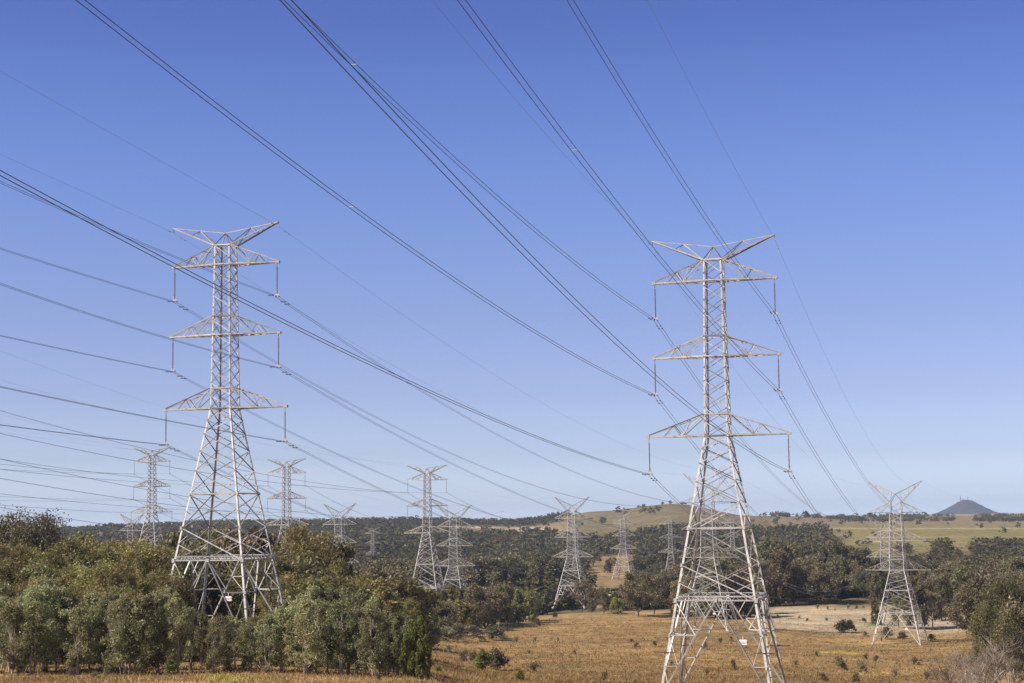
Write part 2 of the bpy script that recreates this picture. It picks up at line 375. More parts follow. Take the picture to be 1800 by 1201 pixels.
    px_ = MB(); px_.box((k, y + .128, zz + .04), (.80, .012, .05)); px_.box((k, y + .128, zz - .12), (.55, .012, .05)); px_.build("sign_print", M['signtxt'], sg)
    WM[0] = 1.0; return root
PROTO = {}
PL = {}
def put_pylon(key, px, py, D, ten, az, label, group, used={}):
    H = HT if ten else HS; p = at(px, py, D)
    base = Vector((p.x, p.y, p.z - (H - (10.0 if ten else 5.13))))
    pk = (ten, 1.4 if D > 590 else 1.0)                    # distant pylons get exaggerated member widths to read crisper
    if pk not in PROTO: PROTO[pk] = make_pylon(*pk); index_kids(); o = PROTO[pk]
    else: o = copy_tree(PROTO[pk])
    o.location = base; o.rotation_euler = (0, 0, -R(az)); tag(o, label, "pylon", group)
    g = float(gz(base.x, base.y)); PL[key] = (base, az, ten)
    if abs(g - base.z) < 9: PADS.append((base.x, base.y, base.z - g + .0))
    print("PYL", key, [round(c, 1) for c in base], "ground", round(g, 1))
    return o
GP = "lattice pylons of the parallel power lines"
put_pylon('T2', 1255, 494, 200, False, 15.9, "tall lattice pylon standing whole against the sky, biggest one, white sign on its lower bracing", GP)
put_pylon('T1', 396.5, 466, 215, False, 15.9, "second largest lattice pylon, its feet hidden behind grey-green saplings", GP)
put_pylon('T3', 1575, 901, 548, True, 23, "wide V-horned strain pylon on pale grass below the cone-shaped mountain", GP)
put_pylon('T4', 1244, 883, 571, True, 22, "V-horned strain pylon seen through the bracing of the biggest pylon", GP)
put_pylon('F3', 750.5, 844, 596, False, 15.9, "slim suspension pylon rising from trees just left of a strain pylon at mid picture", GP)
put_pylon('F2', 503.5, 832, 609, False, 15.9, "distant suspension pylon whose lowest crossarm touches a dark treetop", GP)
put_pylon('F1', 267, 812, 623, False, 15.9, "distant suspension pylon left of the second largest pylon, tips above its hanging clamp", GP)
put_pylon('T5', 1006, 911, 813, True, 20, "V-horned strain pylon at the far edge of the orange meadow", GP)
put_pylon('F4', 799, 926, 806, True, 20, "V-horned strain pylon half behind the slim suspension pylon at mid picture", GP)
put_pylon('F5', 597, 922, 830, True, 20, "V-horned strain pylon with its lower half behind a big dark tree", GP)
put_pylon('F9', 232, 933, 1015, True, 24, "rust-tinged small strain pylon close behind a suspension pylon at the far left", GP)
put_pylon('F13', 1012, 928, 1190, False, 12, "small faint pylon directly behind the strain pylon at the meadow's far edge", GP)
put_pylon('F8', 1178, 921, 1119, False, 14, "small slender pylon below the brown hill's crest", GP)
put_pylon('F7', 1096, 921, 1275, True, 24, "small strain pylon beside the tan clearing with a pale track", GP)
put_pylon('F11', 1287, 919, 1150, False, 14, "small pylon seen inside the right legs of the biggest pylon", GP)
put_pylon('F12', 1556, 945, 800, True, 26, "strain pylon overlapping the back of the one below the cone-shaped mountain", GP)
put_pylon('F6', 655, 937.5, 1520, False, 20, "smallest complete pylon, alone on the wooded slope", GP)
put_pylon('F10', 178, 951, 1800, True, 62, "remote pylon of which only the V-shaped horns clear the treetops", GP)

# ------------------------------------------------------------------ power lines
SUSA = {'T': (7.1, 5.13), 'M': (7.3, 14.1), 'B': (8.2, 23.4)}; TENA = {'T': (8.6, 10.0), 'M': (8.9, 18.9), 'B': (10.0, 28.2)}
def attach(key, ph):
    base, az, ten = PL[key]; H = HT if ten else HS; s = -1 if ph[1] == 'L' else 1
    if ph[0] == 'E': x, z = (8.55 if ten else 7.3), H - .55
    elif ten: x, z = TENA[ph[0]][0] + .1, H - TENA[ph[0]][1] - .05
    else: x, z = SUSA[ph[0]][0], H - SUSA[ph[0]][1] - 4.4
    a = R(az); return base + Vector((math.cos(a) * s * x, -math.sin(a) * s * x, z))
def plane_hit(S, dr, px, py):
    r = ray(px, py); n = Vector((dr.y, -dr.x, 0)); k = S.dot(n) / r.dot(n); p = r * k
    return (p - S).dot(dr), p.z
def quad_pts(S, dr, c, t1, n):        # z = S.z + c0 t + c1 t^2 along dr
    out = []
    for i in range(n + 1):
        t = t1 * i / n; out.append(Vector((S.x + dr.x*t, S.y + dr.y*t, S.z + c[0]*t + c[1]*t*t)))
    return out
NAMES = {'T': 'upper', 'M': 'middle', 'B': 'lower', 'E': 'peak'}
def make_line(name, S_desc, spans, wr, earth=False, spacers=True, label="", group="", cat="power line", mat='wire', damp=True, parts=True):
    """spans: list of (pts polyline, dir) running away from the pylon"""
    root = None; org = spans[0][0][0]
    if parts: root = empty(name, org)
    sep = .2
    allm = MB()
    for side in ((0,) if earth else (-1, 1)):
        mb = MB()
        for pts, dr, flags in spans:
            n = Vector((dr.y, -dr.x, 0)) * (sep * side)
            mb.tube([p - org + n for p in pts], wr, 5)
            if damp and parts:
                for dd in ((1.9, 3.1) if 'd' in flags else ()):
                    i = 1; L0 = (pts[1] - pts[0]).length; q = pts[0].lerp(pts[1], min(dd / L0, 1)) - org + n
                    dv = Vector((dr.x, dr.y, 0)) * .28
                    mb.tube([q + Vector((0, 0, -.12)) - dv, q + Vector((0, 0, -.12)) - dv*.55], .06, 6); mb.tube([q + Vector((0, 0, -.12)) + dv*.55, q + Vector((0, 0, -.12)) + dv], .06, 6)
                    mb.bar(q + Vector((0, 0, -.12)) - dv, q + Vector((0, 0, -.12)) + dv, .02); mb.bar(q, q + Vector((0, 0, -.12)), .03)
        if parts and not earth: mb.build("conductor", M[mat], root, True)
        else: allm.f += [tuple(i + len(allm.v) for i in f) for f in mb.f]; allm.v += mb.v
    if earth or not parts:
        if root: bpy.data.objects.remove(root)
        root = allm.build(name, M[mat]); root.location = org
    if parts and not earth and spacers:
        for pts, dr, flags in spans:
            acc = 0; nxt = spacers if spacers is not True else 52
            for i in range(1, len(pts)):
                l = (pts[i] - pts[i-1]).length
                while acc + l > nxt:
                    q = pts[i-1].lerp(pts[i], (nxt - acc) / l) - org; n = Vector((dr.y, -dr.x, 0)) * sep
                    sp = MB(); sp.bar(q - n, q + n, .03); 
                    for e in (-1, 1): sp.box(q + n*e, (.07, .16, .07))
                    sp.build("spacer", M['clamp'], root); nxt += 55
                acc += l
    if parts and 'j' in spans[0][2]: pass
    tag(root, label, cat, group); return root
def fit3(S, dr, A, Mp):               # parabola through the clamp and two sight lines
    t1, z1 = plane_hit(S, dr, *A); t2, z2 = plane_hit(S, dr, *Mp)
    a1, a2 = (z1 - S.z)/t1, (z2 - S.z)/t2; b = (a1 - a2)/(t1 - t2); return (a1 - b*t1, b), t1
def incoming(key, ph, A, Mp=None, b=None, az=15.9, ext=1.2):
    S = attach(key, ph); dr = Vector((-math.sin(R(az)), -math.cos(R(az)), 0))
    if Mp: c, t1 = fit3(S, dr, A, Mp)
    else:
        t1, z1 = plane_hit(S, dr, *A); c = ((z1 - S.z)/t1 - b*t1, b)
    print("IN", key, ph, "a %.3f b %.2e t %.0f" % (c[0], c[1], t1))
    if Mp and not (1e-5 < c[1] < 5e-4):
        bb = 1.7e-4; t1, z1 = plane_hit(S, dr, *A); c = ((z1 - S.z)/t1 - bb*t1, bb)
    return (quad_pts(S, dr, c, t1 * ext, 40), dr, 'd')
def between(k1, k2, ph, Mp=None, sag=None):
    S, E = attach(k1, ph), attach(k2, ph); v = E - S; v.z = 0; L = v.length; dr = v / L
    if Mp:
        t, z = plane_hit(S, dr, *Mp); u = t / L; sg = (S.z + (E.z - S.z)*u - z) / (4*u*(1-u)); print("BT", k1, k2, ph, "u %.2f sag %.1f" % (u, sg), "L %.0f" % L)
        if 2 < sg < 30: sag = sg
    if sag is None: sag = 12
    b = 4*sag/L/L; a = (E.z - S.z)/L - b*L
    return (quad_pts(S, dr, (a, b), L, 48), dr, 'd')
def onward(key, ph, az, L, dz, sag):
    S = attach(key, ph); dr = Vector((math.sin(R(az)), math.cos(R(az)), 0)); b = 4*sag/L/L
    return (quad_pts(S, dr, (dz/L - b*L, b), L, 40), dr, '')
IN2 = {'TL': ((505, 0), (815, 295)), 'BR': ((502, 0), (764, 281)), 'ML': ((141, 0), (813, 501)), 'BL': ((0, 304), (600, 615)),
       'MR': ((811, 0), (1037, 300)), 'TR': ((1002, 0), (1168, 271)), 'EL': ((759, 0), (1049, 334)), 'ER': ((1138, 0), (1250, 217))}
OUT2 = {'TL': (1398, 871), 'ML': (1324, 898), 'BL': (1440, 1040), 'TR': (1487, 790), 'MR': (1451, 826), 'BR': (1424.5, 888), 'EL': (1387, 768), 'ER': (1484, 693)}
IN1 = {'TL': ((0, 437), (175, 497)), 'ML': ((0, 590), (165, 632)), 'BL': ((0, 747), (150, 771)), 'TR': ((0, 320), (125, 375)),
       'MR': ((0, 499), (135, 545)), 'BR': ((0, 680), (200, 727)), 'EL': ((0, 271), (150, 339)), 'ER': ((0, 125), (100, 181))}
OUT1 = {'TL': (962, 861), 'ML': (744, 863), 'BL': (511, 881), 'TR': (850, 751), 'MR': (850, 842), 'BR': (660, 856), 'EL': (855, 728), 'ER': (855, 650)}
def wname(ph, who):
    side = 'left' if ph[1] == 'L' else 'right'
    return ("thin earth wire over the %s peak tip of the %s" if ph[0] == 'E' else "twin wires under the %s crossarm, %s side of the %%s" % (NAMES[ph[0]], side)) % ((side, who) if ph[0] == 'E' else who)
for ph in IN2:
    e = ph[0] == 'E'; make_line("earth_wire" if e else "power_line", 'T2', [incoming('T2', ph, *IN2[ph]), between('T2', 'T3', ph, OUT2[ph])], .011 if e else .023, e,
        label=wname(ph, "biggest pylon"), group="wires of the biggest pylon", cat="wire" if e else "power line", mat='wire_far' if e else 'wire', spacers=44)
for ph in IN1:
    e = ph[0] == 'E'; make_line("earth_wire" if e else "power_line", 'T1', [incoming('T1', ph, *IN1[ph]), between('T1', 'T4', ph, OUT1[ph])], .011 if e else .022, e,
        label=wname(ph, "second largest pylon"), group="wires of the second largest pylon", cat="wire" if e else "power line", mat='wire_far' if e else 'wire', spacers=48)
B8 = 1.8e-4
EX = {'F3': {'TL': 722, 'ML': 807, 'BL': 892, 'TR': 762, 'MR': 841, 'BR': 921, 'EL': 617, 'ER': 668}, 'F1': {'TL': 816, 'ML': 873, 'BL': 928, 'TR': 825, 'MR': 880, 'BR': 934, 'EL': 742, 'ER': 752},
      'F2': {'TL': 807, 'ML': 868, 'BL': 929, 'TR': 825, 'MR': 888, 'BR': 945, 'EL': 729, 'ER': 760}}
WHO = {'F3': 'slim pylon at mid picture', 'F2': 'pylon behind the dark treetop', 'F1': 'distant pylon at the left'}
for key, nx in (('F3', 'T5'), ('F2', 'F4'), ('F1', 'F5')):
    for ph, y in EX[key].items():
        e = ph[0] == 'E'; make_line("earth_wire" if e else "power_line", key, [incoming(key, ph, (0, y), b=B8), between(key, nx, ph, sag=7 if not e else 4)], .011 if e else .024, e,
            label=wname(ph, WHO[key]), group="wires of the distant suspension pylons", cat="wire" if e else "power line", mat='wire', parts=False)
far = [('T4', 'F12', 12, "strain pylons beyond the biggest pylon"), ('T5', 'F8', 16, "meadow's-edge strain pylon and the slender pylon under the hill"),
       ('F4', 'F13', 14, "mid picture strain pylon and the faint one behind"), ('F5', 'F7', 16, "half-hidden strain pylon and the one by the clearing")]
for k1, k2, sg, who in far:
    for ph in ('TL', 'TR', 'ML', 'MR', 'BL', 'BR', 'EL', 'ER'):
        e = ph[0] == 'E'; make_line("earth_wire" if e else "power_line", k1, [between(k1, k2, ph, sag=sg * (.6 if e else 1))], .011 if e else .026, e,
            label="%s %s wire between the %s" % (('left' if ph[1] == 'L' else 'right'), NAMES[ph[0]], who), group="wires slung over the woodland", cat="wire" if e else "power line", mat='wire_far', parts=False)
for key, az, L, dz in (('T3', 27, 390, -2), ('F12', 27, 390, 2), ('F8', 24, 380, 10), ('F7', 26, 400, 12), ('F9', 30, 420, 10)):
    who = {'T3': 'strain pylon below the mountain', 'F12': 'pylon behind the strain pylon below the mountain', 'F8': 'slender pylon under the hill', 'F7': 'pylon by the clearing', 'F9': 'rust-tinged pylon'}[key]
    for ph in ('TL', 'TR', 'ML', 'MR', 'BL', 'BR', 'EL', 'ER'):
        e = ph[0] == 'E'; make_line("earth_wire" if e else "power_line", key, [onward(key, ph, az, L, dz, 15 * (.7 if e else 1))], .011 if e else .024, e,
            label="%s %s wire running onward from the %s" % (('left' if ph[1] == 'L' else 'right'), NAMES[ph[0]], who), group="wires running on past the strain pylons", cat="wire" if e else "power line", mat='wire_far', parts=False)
# strain insulators and jumper loops: parts of each strain pylon
def strain_fittings():
    done = []
    for (az_in, az_out) in ((15.9, 27),):
        for ten_key in [k for k in PL if PL[k][2]]:
            base, az, _ = PL[ten_key]; root = [o for o in bpy.data.objects if o.name.startswith('pylon') and o.parent is None and (o.location - base).length < .01][0]
            if PL[ten_key][0].y > 1400: continue
            for lv in 'TMB':
                for sx in (-1, 1):
                    x, zt = TENA[lv]; x *= sx; z = HT - zt - .05
                    d1 = R(180 + az_in - az); d2 = R(az_out - az)
                    ends = []
                    for dd in (d1, d2):
                        v = Vector((math.sin(dd), math.cos(dd), -.10)); mb = MB()
                        for off in (-.2, .2):
                            n = Vector((v.y, -v.x, 0)) * off; a = Vector((x, 0, z)) + n
                            pts = [a]; rad = [.05]
                            for i in range(11): pts += [a + v*(.4 + i*.26), a + v*(.53 + i*.26)]; rad += [.06, .16]
                            pts.append(a + v*3.4); rad.append(.05); mb.tube(pts, rad, 5)
                        mb.build("strain_insulator", M['insul'], root); ends.append(Vector((x, 0, z)) + v*3.4)
                    mb = MB()
                    for off in (-.2, .2):
                        pts = []
                        for i in range(11):
                            u = i/10; p = ends[0].lerp(ends[1], u); p.z -= 3.2 * 4*u*(1-u) * (1.0) ; p.x += sx*.4*4*u*(1-u) + off; pts.append(p)
                        mb.tube(pts, .022, 4)
                    mb.build("jumper_loop", M['wire_far'], root)
strain_fittings()

# ------------------------------------------------------------------ ground sheet
YELL = [(1450, 1142, 34, 2.2), (395, 1187, 40, 4), (585, 1199, 26, 2.5), (842, 1115, 12, 6), (1485, 1144, 20, 1.5)]
SAND = [(1033, 968, 14, 2.2), (1078, 964, 20, 2.6), (947, 1052, 5, 10), (1041, 1060, 3, 9), (1076, 1043, 40, 2), (840, 1110, 16, 2), (1525, 951, 26, 1.6), (830, 927, 40, 1.5), (540, 937, 16, 2), (930, 931, 34, 4), (300, 922, 18, 1.2), (140, 921, 8, 1)]
GREEN = [(1065, 1036, 30, 3), (1530, 1095, 26, 3)]
def cover(x, y):
    px, d = pxd(x, y); z = gz(x, y); yh = 908 - .013 * (px - 900); sy = yh - F * z / np.maximum(d, 1)
    n1 = sn(x, y, 9, 3) * .4; n2 = sn(x, y, 37, 4) * .4; n3 = sn(x, y, 140, 5) * .4
    col = np.zeros((len(px), 3)); 
    def put(mask, c): 
        nonlocal col
        mask = np.clip(mask, 0, 1)[:, None]; col = col*(1 - mask) + np.array(c)[None]*mask
    put(np.ones_like(px), (.305, .195, .084))
    put(.45 + n2*1.6 + n1*.5, (.235, .147, .064)); put((n3 + n2 + n1*.4)*.9, (.37, .255, .122)); put((sn(x, y, 15, 19)*.7 - .2), (.205, .155, .070)); put(sn(x*.5, y*1.6, 22, 13)*.6 - .25, (.20, .14, .068)); put((sn(x, y, 5, 9)*.4 - .25), (.22, .17, .075))
    put((sn(x, y*2.2, 60, 11)*.45 - .12), (.225, .135, .065))
    straw = np.clip((d - 575 - 25*n2)/30, 0, 1) * np.clip((px - 1325)/30, 0, 1) + np.clip((px-1690)/20, 0, 1)*np.clip((d-480)/30, 0, 1)
    put(straw, (.40, .30, .19)); put(straw * (n2 + .2), (.33, .27, .20)); put(straw*(n1*1.2 - .2), (.20, .17, .10))
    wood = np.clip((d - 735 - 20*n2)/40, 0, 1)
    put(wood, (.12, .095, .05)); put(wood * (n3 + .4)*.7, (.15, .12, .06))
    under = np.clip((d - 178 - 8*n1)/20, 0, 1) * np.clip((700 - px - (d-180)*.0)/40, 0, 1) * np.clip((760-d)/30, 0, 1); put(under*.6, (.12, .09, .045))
    clr = np.clip((d - 815)/20, 0, 1) * np.clip((1640 - d)/60, 0, 1) * np.clip((px - 1018 + 12*n2)/14, 0, 1)*np.clip((1112 - px + 10*n2)/14, 0, 1); put(clr, (.25, .165, .085)); put(clr*(n1), (.2, .13, .06))
    hill = np.clip((d - 2000 - 160*n3)/140, 0, 1) * np.clip((px - 985 + 25*n3)/25, 0, 1) * np.clip((1352 - px + 25*n2)/20, 0, 1)
    put(hill, (.175, .138, .072)); put(hill*(n3 + .25), (.150, .132, .060)); put(hill*(sn(x, y, 60, 41)*.5 - .1), (.115, .09, .05)); put(hill*(n2*.8), (.19, .14, .08)); put(hill*(n1 + .1)*.7, (.12, .09, .055)); put(hill*np.clip((px-1205)/30, 0, 1)*.5, (.18, .12, .08))
    fld = np.clip((d - 1270)/60, 0, 1) * np.clip((px - 1455 + 20*n3)/30, 0, 1) + np.clip((d - 2100)/150, 0, 1)*np.clip((px - 1340)/25, 0, 1)
    fld = np.clip(fld, 0, 1); put(fld, (.19, .16, .062)); put(fld*(n3*.9), (.22, .165, .08)); put(fld*(n2*1.5 - .1), (.145, .125, .052)); put(fld*(sn(x*.3, y, 30, 21)*.5 - .1), (.25, .19, .10)); put(fld*(n1*1.2 - .1)*.5, (.13, .12, .05)); put(fld*np.clip((d - 2350)/300, 0, 1), (.19, .145, .085)); put(fld*np.clip(1-abs(sy - 929)/2.0, 0, 1)*.8, (.36, .28, .18))
    put(fld*np.clip(1 - abs(sy - 943)/1.5, 0, 1)*.6, (.28, .22, .11)); put(fld*np.clip(1 - abs(sy - 918.5)/3.0, 0, 1)*.5, (.24, .165, .11)); put(fld*np.clip((d-4000)/500, 0, 1), (.28, .2, .12))
    stp = np.clip((118 - abs(px - 890))/20, 0, 1)*np.clip((d - 2150)/80, 0, 1)*np.clip((2760 - d)/60, 0, 1); put(stp, (.25, .18, .10)); put(stp*n2, (.18, .14, .08))
    rid = np.clip(1 - abs(sy - 919)/2.5, 0, 1) * np.clip((690-px)/20, 0, 1) * np.clip((px-240)/30, 0, 1) * (d > 1500); put(rid*.5, (.25, .18, .11))
    for L_, c in ((YELL, (.36, .30, .07)), (SAND, (.50, .41, .27)), (GREEN, (.10, .15, .035))):
        for (a, b, w, h) in L_: put(1.3*np.exp(-(((px - a)/w)**2 + ((sy - b)/h)**2)*1.2) + .25*n1 * (np.abs(px-a) < w) * (np.abs(sy-b) < h), c)
    return col * (1 + .10*sn(x, y, 3.1, 8))[:, None]
def build_ground():
    dr = np.concatenate([np.linspace(-60, 120, 16)[:-1], np.geomspace(120, 900, 210)[:-1], np.geomspace(900, 5000, 170)[:-1], np.geomspace(5000, 15000, 16)])
    pr = np.concatenate([np.linspace(-2400, -60, 14)[:-1], np.linspace(-60, 1860, 241), np.linspace(1860, 4200, 14)[1:]])
    X = (pr[None] - 900)/F * np.maximum(dr, 120)[:, None]; Y = np.repeat(dr[:, None], len(pr), 1)
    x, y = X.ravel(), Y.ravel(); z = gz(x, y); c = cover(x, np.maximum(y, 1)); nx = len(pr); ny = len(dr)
    i, j = np.meshgrid(np.arange(ny - 1), np.arange(nx - 1), indexing='ij'); a = (i*nx + j).ravel()
    q = np.stack([a, a+1, a+nx+1, a+nx], 1)
    m, nt, N, L, B = nodes("ground_cover")
    av = N.new("ShaderNodeAttribute"); av.attribute_name = "col"; geo = N.new("ShaderNodeNewGeometry")
    prev = av.outputs["Color"]
    for sc, lo, hi in ((.9, .84, 1.16), (.22, .76, 1.24), (.05, .80, 1.20), (3.5, .86, 1.14)):
        no = N.new("ShaderNodeTexNoise"); no.inputs["Scale"].default_value = sc; no.inputs["Detail"].default_value = 4; L.new(geo.outputs["Position"], no.inputs["Vector"])
        mp = N.new("ShaderNodeMapRange"); mp.inputs[1].default_value = .3; mp.inputs[2].default_value = .7; mp.inputs[3].default_value = lo; mp.inputs[4].default_value = hi; L.new(no.outputs["Fac"], mp.inputs[0])
        mx = N.new("ShaderNodeMix"); mx.data_type = 'RGBA'; mx.blend_type = 'MULTIPLY'; mx.inputs[0].default_value = 1; L.new(prev, mx.inputs[6]); L.new(mp.outputs[0], mx.inputs[7]); prev = mx.outputs[2]
    L.new(prev, B.inputs["Base Color"]); B.inputs["Roughness"].default_value = 1; B.inputs["Specular IOR Level"].default_value = .05
    nb = N.new("ShaderNodeTexNoise"); nb.inputs["Scale"].default_value = .8; nb.inputs["Detail"].default_value = 6; L.new(geo.outputs["Position"], nb.inputs["Vector"])
    bp = N.new("ShaderNodeBump"); bp.inputs["Strength"].default_value = .8; bp.inputs["Distance"].default_value = .6; L.new(nb.outputs["Fac"], bp.inputs["Height"]); L.new(bp.outputs[0], B.inputs["Normal"])
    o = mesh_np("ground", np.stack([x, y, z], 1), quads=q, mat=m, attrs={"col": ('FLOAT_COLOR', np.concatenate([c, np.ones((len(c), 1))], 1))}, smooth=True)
    tag(o, "rolling dry grassland and wooded slopes under the power lines", kind="structure")
build_ground()

# ------------------------------------------------------------------ foliage building blocks
def leaves(rng, cen, rad, cnt, ln, wd, droop=0.0):
    """rhombic leaf faces spread through ellipsoid clumps; returns verts (4 per leaf)"""
    k = np.repeat(np.arange(len(cen)), cnt); n = len(k); dirs = rng.normal(size=(n, 3)); dirs /= np.linalg.norm(dirs, axis=1)[:, None]
    rr = rng.random(n)**.45 * np.where(rng.random(n) < .2, 1 + .8*rng.random(n), 1); p = cen[k] + dirs * rad[k] * rr[:, None]
    a = rng.normal(size=(n, 3)); a[:, 2] -= droop * 2; a /= np.linalg.norm(a, axis=1)[:, None]
    b = rng.normal(size=(n, 3)); b = np.cross(a, b); b /= np.linalg.norm(b, axis=1)[:, None]
    s = (.65 + .7*rng.random(n))[:, None]
    V = np.stack([p - a*ln*s/2, p - b*wd*s/2, p + a*ln*s/2, p + b*wd*s/2], 1)
    tone = np.clip(rng.random(n)*.7 + rng.random(len(cen))[k]*.3, 0, 1)
    return V.reshape(-1, 3), np.repeat(tone, 4)
def clumps(rng, kind, H):
    c = []; r = []
    if kind == 'gum':       # airy sapling: narrow, uneven
        n = 38
        for i in range(n):
            z = H*(.13 + .84*((i + rng.random())/n)**.9); e = H*.225*math.sin(math.pi*min(max((z/H + .04)/1.06, 0), 1))**.8 * (.35 + .95*rng.random()); a = rng.random()*6.28
            c.append((e*math.cos(a), e*math.sin(a), z)); s = H*(.040 + .058*rng.random()**1.5); r.append((s*1.1, s*1.1, s*(.9 + .5*rng.random())))
    elif kind == 'wattle':  # dense to the ground, feathery dome
        n = 60
        for i in range(n):
            z = H*(.10 + .86*(i + rng.random())/n); e = H*.34*math.sqrt(max(1 - (max(z/H - .38, 0)/.64)**2, .02)) * (.5 + .55*rng.random()); a = rng.random()*6.28
            c.append((e*math.cos(a), e*math.sin(a), z)); s = H*(.05 + .045*rng.random()); r.append((s, s, s*1.3))
    elif kind == 'sheoak':  # tall dark column with tufted tips
        n = 40
        for i in range(n):
            z = H*(.14 + .84*(i + rng.random())/n); e = H*.24*math.sqrt(max(1 - (max(z/H - .3, 0)/.74)**2, .01)) * (.45 + .6*rng.random()); a = rng.random()*6.28
            c.append((e*math.cos(a), e*math.sin(a), z)); s = H*(.06 + .04*rng.random()); r.append((s*.85, s*.85, s*1.6))
    elif kind == 'broad':   # broad gum, rounded crown in billows
        n = 34
        for i in range(n):
            z = H*(.28 + .68*(i + rng.random())/n); e = H*.40*math.sqrt(max(1 - ((z/H - .58)/.44)**2, .04)) * (.55 + .5*rng.random()); a = rng.random()*6.28
            c.append((e*math.cos(a), e*math.sin(a), z)); s = H*(.08 + .06*rng.random()); r.append((s*1.1, s*1.1, s))
    elif kind == 'shrub':
        n = 12
        for i in range(n):
            z = H*(.15 + .75*rng.random()); e = H*.42*rng.random()*(1.15 - z/H); a = rng.random()*6.28
            c.append((e*math.cos(a), e*math.sin(a), z)); s = H*(.13 + .09*rng.random()); r.append((s, s, s))
    return np.array(c), np.array(r)
def tree_proto(name, seed, kind, H, mat, barkm, cnt, ln, wd, droop, stems=1, bare=0):
    rng = np.random.default_rng(seed); rr = random.Random(seed); root = empty(name, (0, 0, 0))
    cen, rad = clumps(rng, kind, H); tr = MB()
    for s in range(stems):
        bx, by = (rr.uniform(-.05, .05)*H*(stems > 1), rr.uniform(-.04, .04)*H*(stems > 1)); pts = []; lean = (rr.uniform(-.1, .1), rr.uniform(-.1, .1))
        for i in range(9):
            t = i/8; pts.append((bx + lean[0]*H*t*.6 + rr.uniform(-.012, .012)*H, by + lean[1]*H*t*.6 + rr.uniform(-.012, .012)*H, -.3 + (H*.86 + .3)*t))
        base = H*(.0125 if stems > 1 else .019)
        tr.tube(pts, [base*(1 - .85*i/8) for i in range(9)], 6)
        for j in range(len(cen)):
            if j % stems != s or rr.random() < .35: continue
            c = cen[j]; k = max(1, min(7, int((c[2]/H - .12)*8))); p0 = Vector(pts[k]); p1 = Vector(c); mid = p0.lerp(p1, .5) + Vector((0, 0, -.02*H))
            tr.tube([p0, mid, p1], [base*.36, base*.22, base*.10], 4, False)
    tr.build("trunk", barkm, root, True)
    V, T = leaves(rng, cen, rad, cnt, ln, wd, droop); q = np.arange(len(V)).reshape(-1, 4)
    mesh_np("crown", V, quads=q, mat=mat, parent=root, attrs={"lf": ('FLOAT', T)})
    root['H'] = H; return root
def dead_proto(name, seed, H, mat, fine=True):
    rr = random.Random(seed); root = empty(name, (0, 0, 0)); tr = MB(); tw = MB()
    def grow(p, d, L, rad, dep):
        n = 4; pts = [p]; q = Vector(p)
        for i in range(n):
            d = (d + Vector((rr.uniform(-.18, .18), rr.uniform(-.18, .18), rr.uniform(-.04, .12)))).normalized(); q = q + d*L/n; pts.append(q.copy())
        (tr if dep < 2 else tw).tube(pts, [rad*(1 - .5*i/n) for i in range(n+1)], 5 if dep < 2 else 3, False)
        if dep < 5:
            for k in range(4 if dep < 2 else 3):
                t = rr.uniform(.35, 1); a = pts[min(n, int(t*n))]; v = (d + Vector((rr.uniform(-.9, .9), rr.uniform(-.9, .9), rr.uniform(-.2, .6)))).normalized()
                grow(a, v, L*rr.uniform(.5, .72), rad*.5, dep + 1)
    for s in range(3): grow(Vector((rr.uniform(-.3, .3), rr.uniform(-.3, .3), -.2)), Vector((rr.uniform(-.3, .3), rr.uniform(-.3, .3), 1)).normalized(), H*.5, H*.013, 0)
    tr.build("trunk", M['bark'], root, True); tw.build("twigs", mat, root); root['H'] = max(v[2] for v in tw.v + tr.v)
    return root
def shrub_proto(name, seed, H, mat, cnt, ln, wd):
    rng = np.random.default_rng(seed); cen, rad = clumps(rng, 'shrub', H); V, T = leaves(rng, cen, rad, cnt, ln, wd, -.2)
    o = mesh_np(name, V, quads=np.arange(len(V)).reshape(-1, 4), mat=mat, attrs={"lf": ('FLOAT', T)}); o['H'] = H; return o
P = {}
for i in range(7): P['gum%d' % i] = tree_proto("gum_sapling", 10 + i, 'gum', 8, M['gum'], M['bark'], 210, .25, .095, .25, 2 + i % 2)
for i in range(4): P['wat%d' % i] = tree_proto("wattle_tree", 30 + i, 'wattle', 9, M['olive'], M['darkbark'], 240, .30, .07, .2, 2)
for i in range(4): P['oak%d' % i] = tree_proto("sheoak_tree", 50 + i, 'sheoak', 13, M['dark'], M['darkbark'], 120, .75, .26, .5, 1)
for i in range(4): P['bro%d' % i] = tree_proto("gum_tree", 70 + i, 'broad', 12, M['dark'] if i % 2 else M['rust'], M['darkbark'], 170, .55, .26, .2, 1)
for i in range(3): P['big%d' % i] = tree_proto("gum_tree", 90 + i, 'broad', 15, M['rust'] if i == 0 else M['dark'] if i == 2 else M['olive'], M['bark'], 420, .42, .17, .3, 2)
for i in range(3): P['wap%d' % i] = tree_proto("wattle_tree", 110 + i, 'wattle', 12, M['olive'], M['darkbark'], 130, .6, .22, .1, 1)
P['brt0'] = tree_proto("bright_green_tree", 130, 'wattle', 6, M['bright'], M['darkbark'], 200, .28, .12, 0, 2)
P['ded0'] = dead_proto("bare_tree", 5, 7, M['twig']); P['ded1'] = dead_proto("bare_tree", 8, 5, M['twig'])
for i in range(3): P['shr%d' % i] = shrub_proto("shrub", 150 + i, 1.6, M['shrub'], 60, .20, .05)
for i in range(2): P['shg%d' % i] = shrub_proto("shrub", 160 + i, 1.6, M['bright'], 110, .17, .07)
for i in range(2): P['shd%d' % i] = shrub_proto("shrub", 170 + i, 1.6, M['dark'], 100, .18, .06)
index_kids(); USED = set(); RR = random.Random(77)
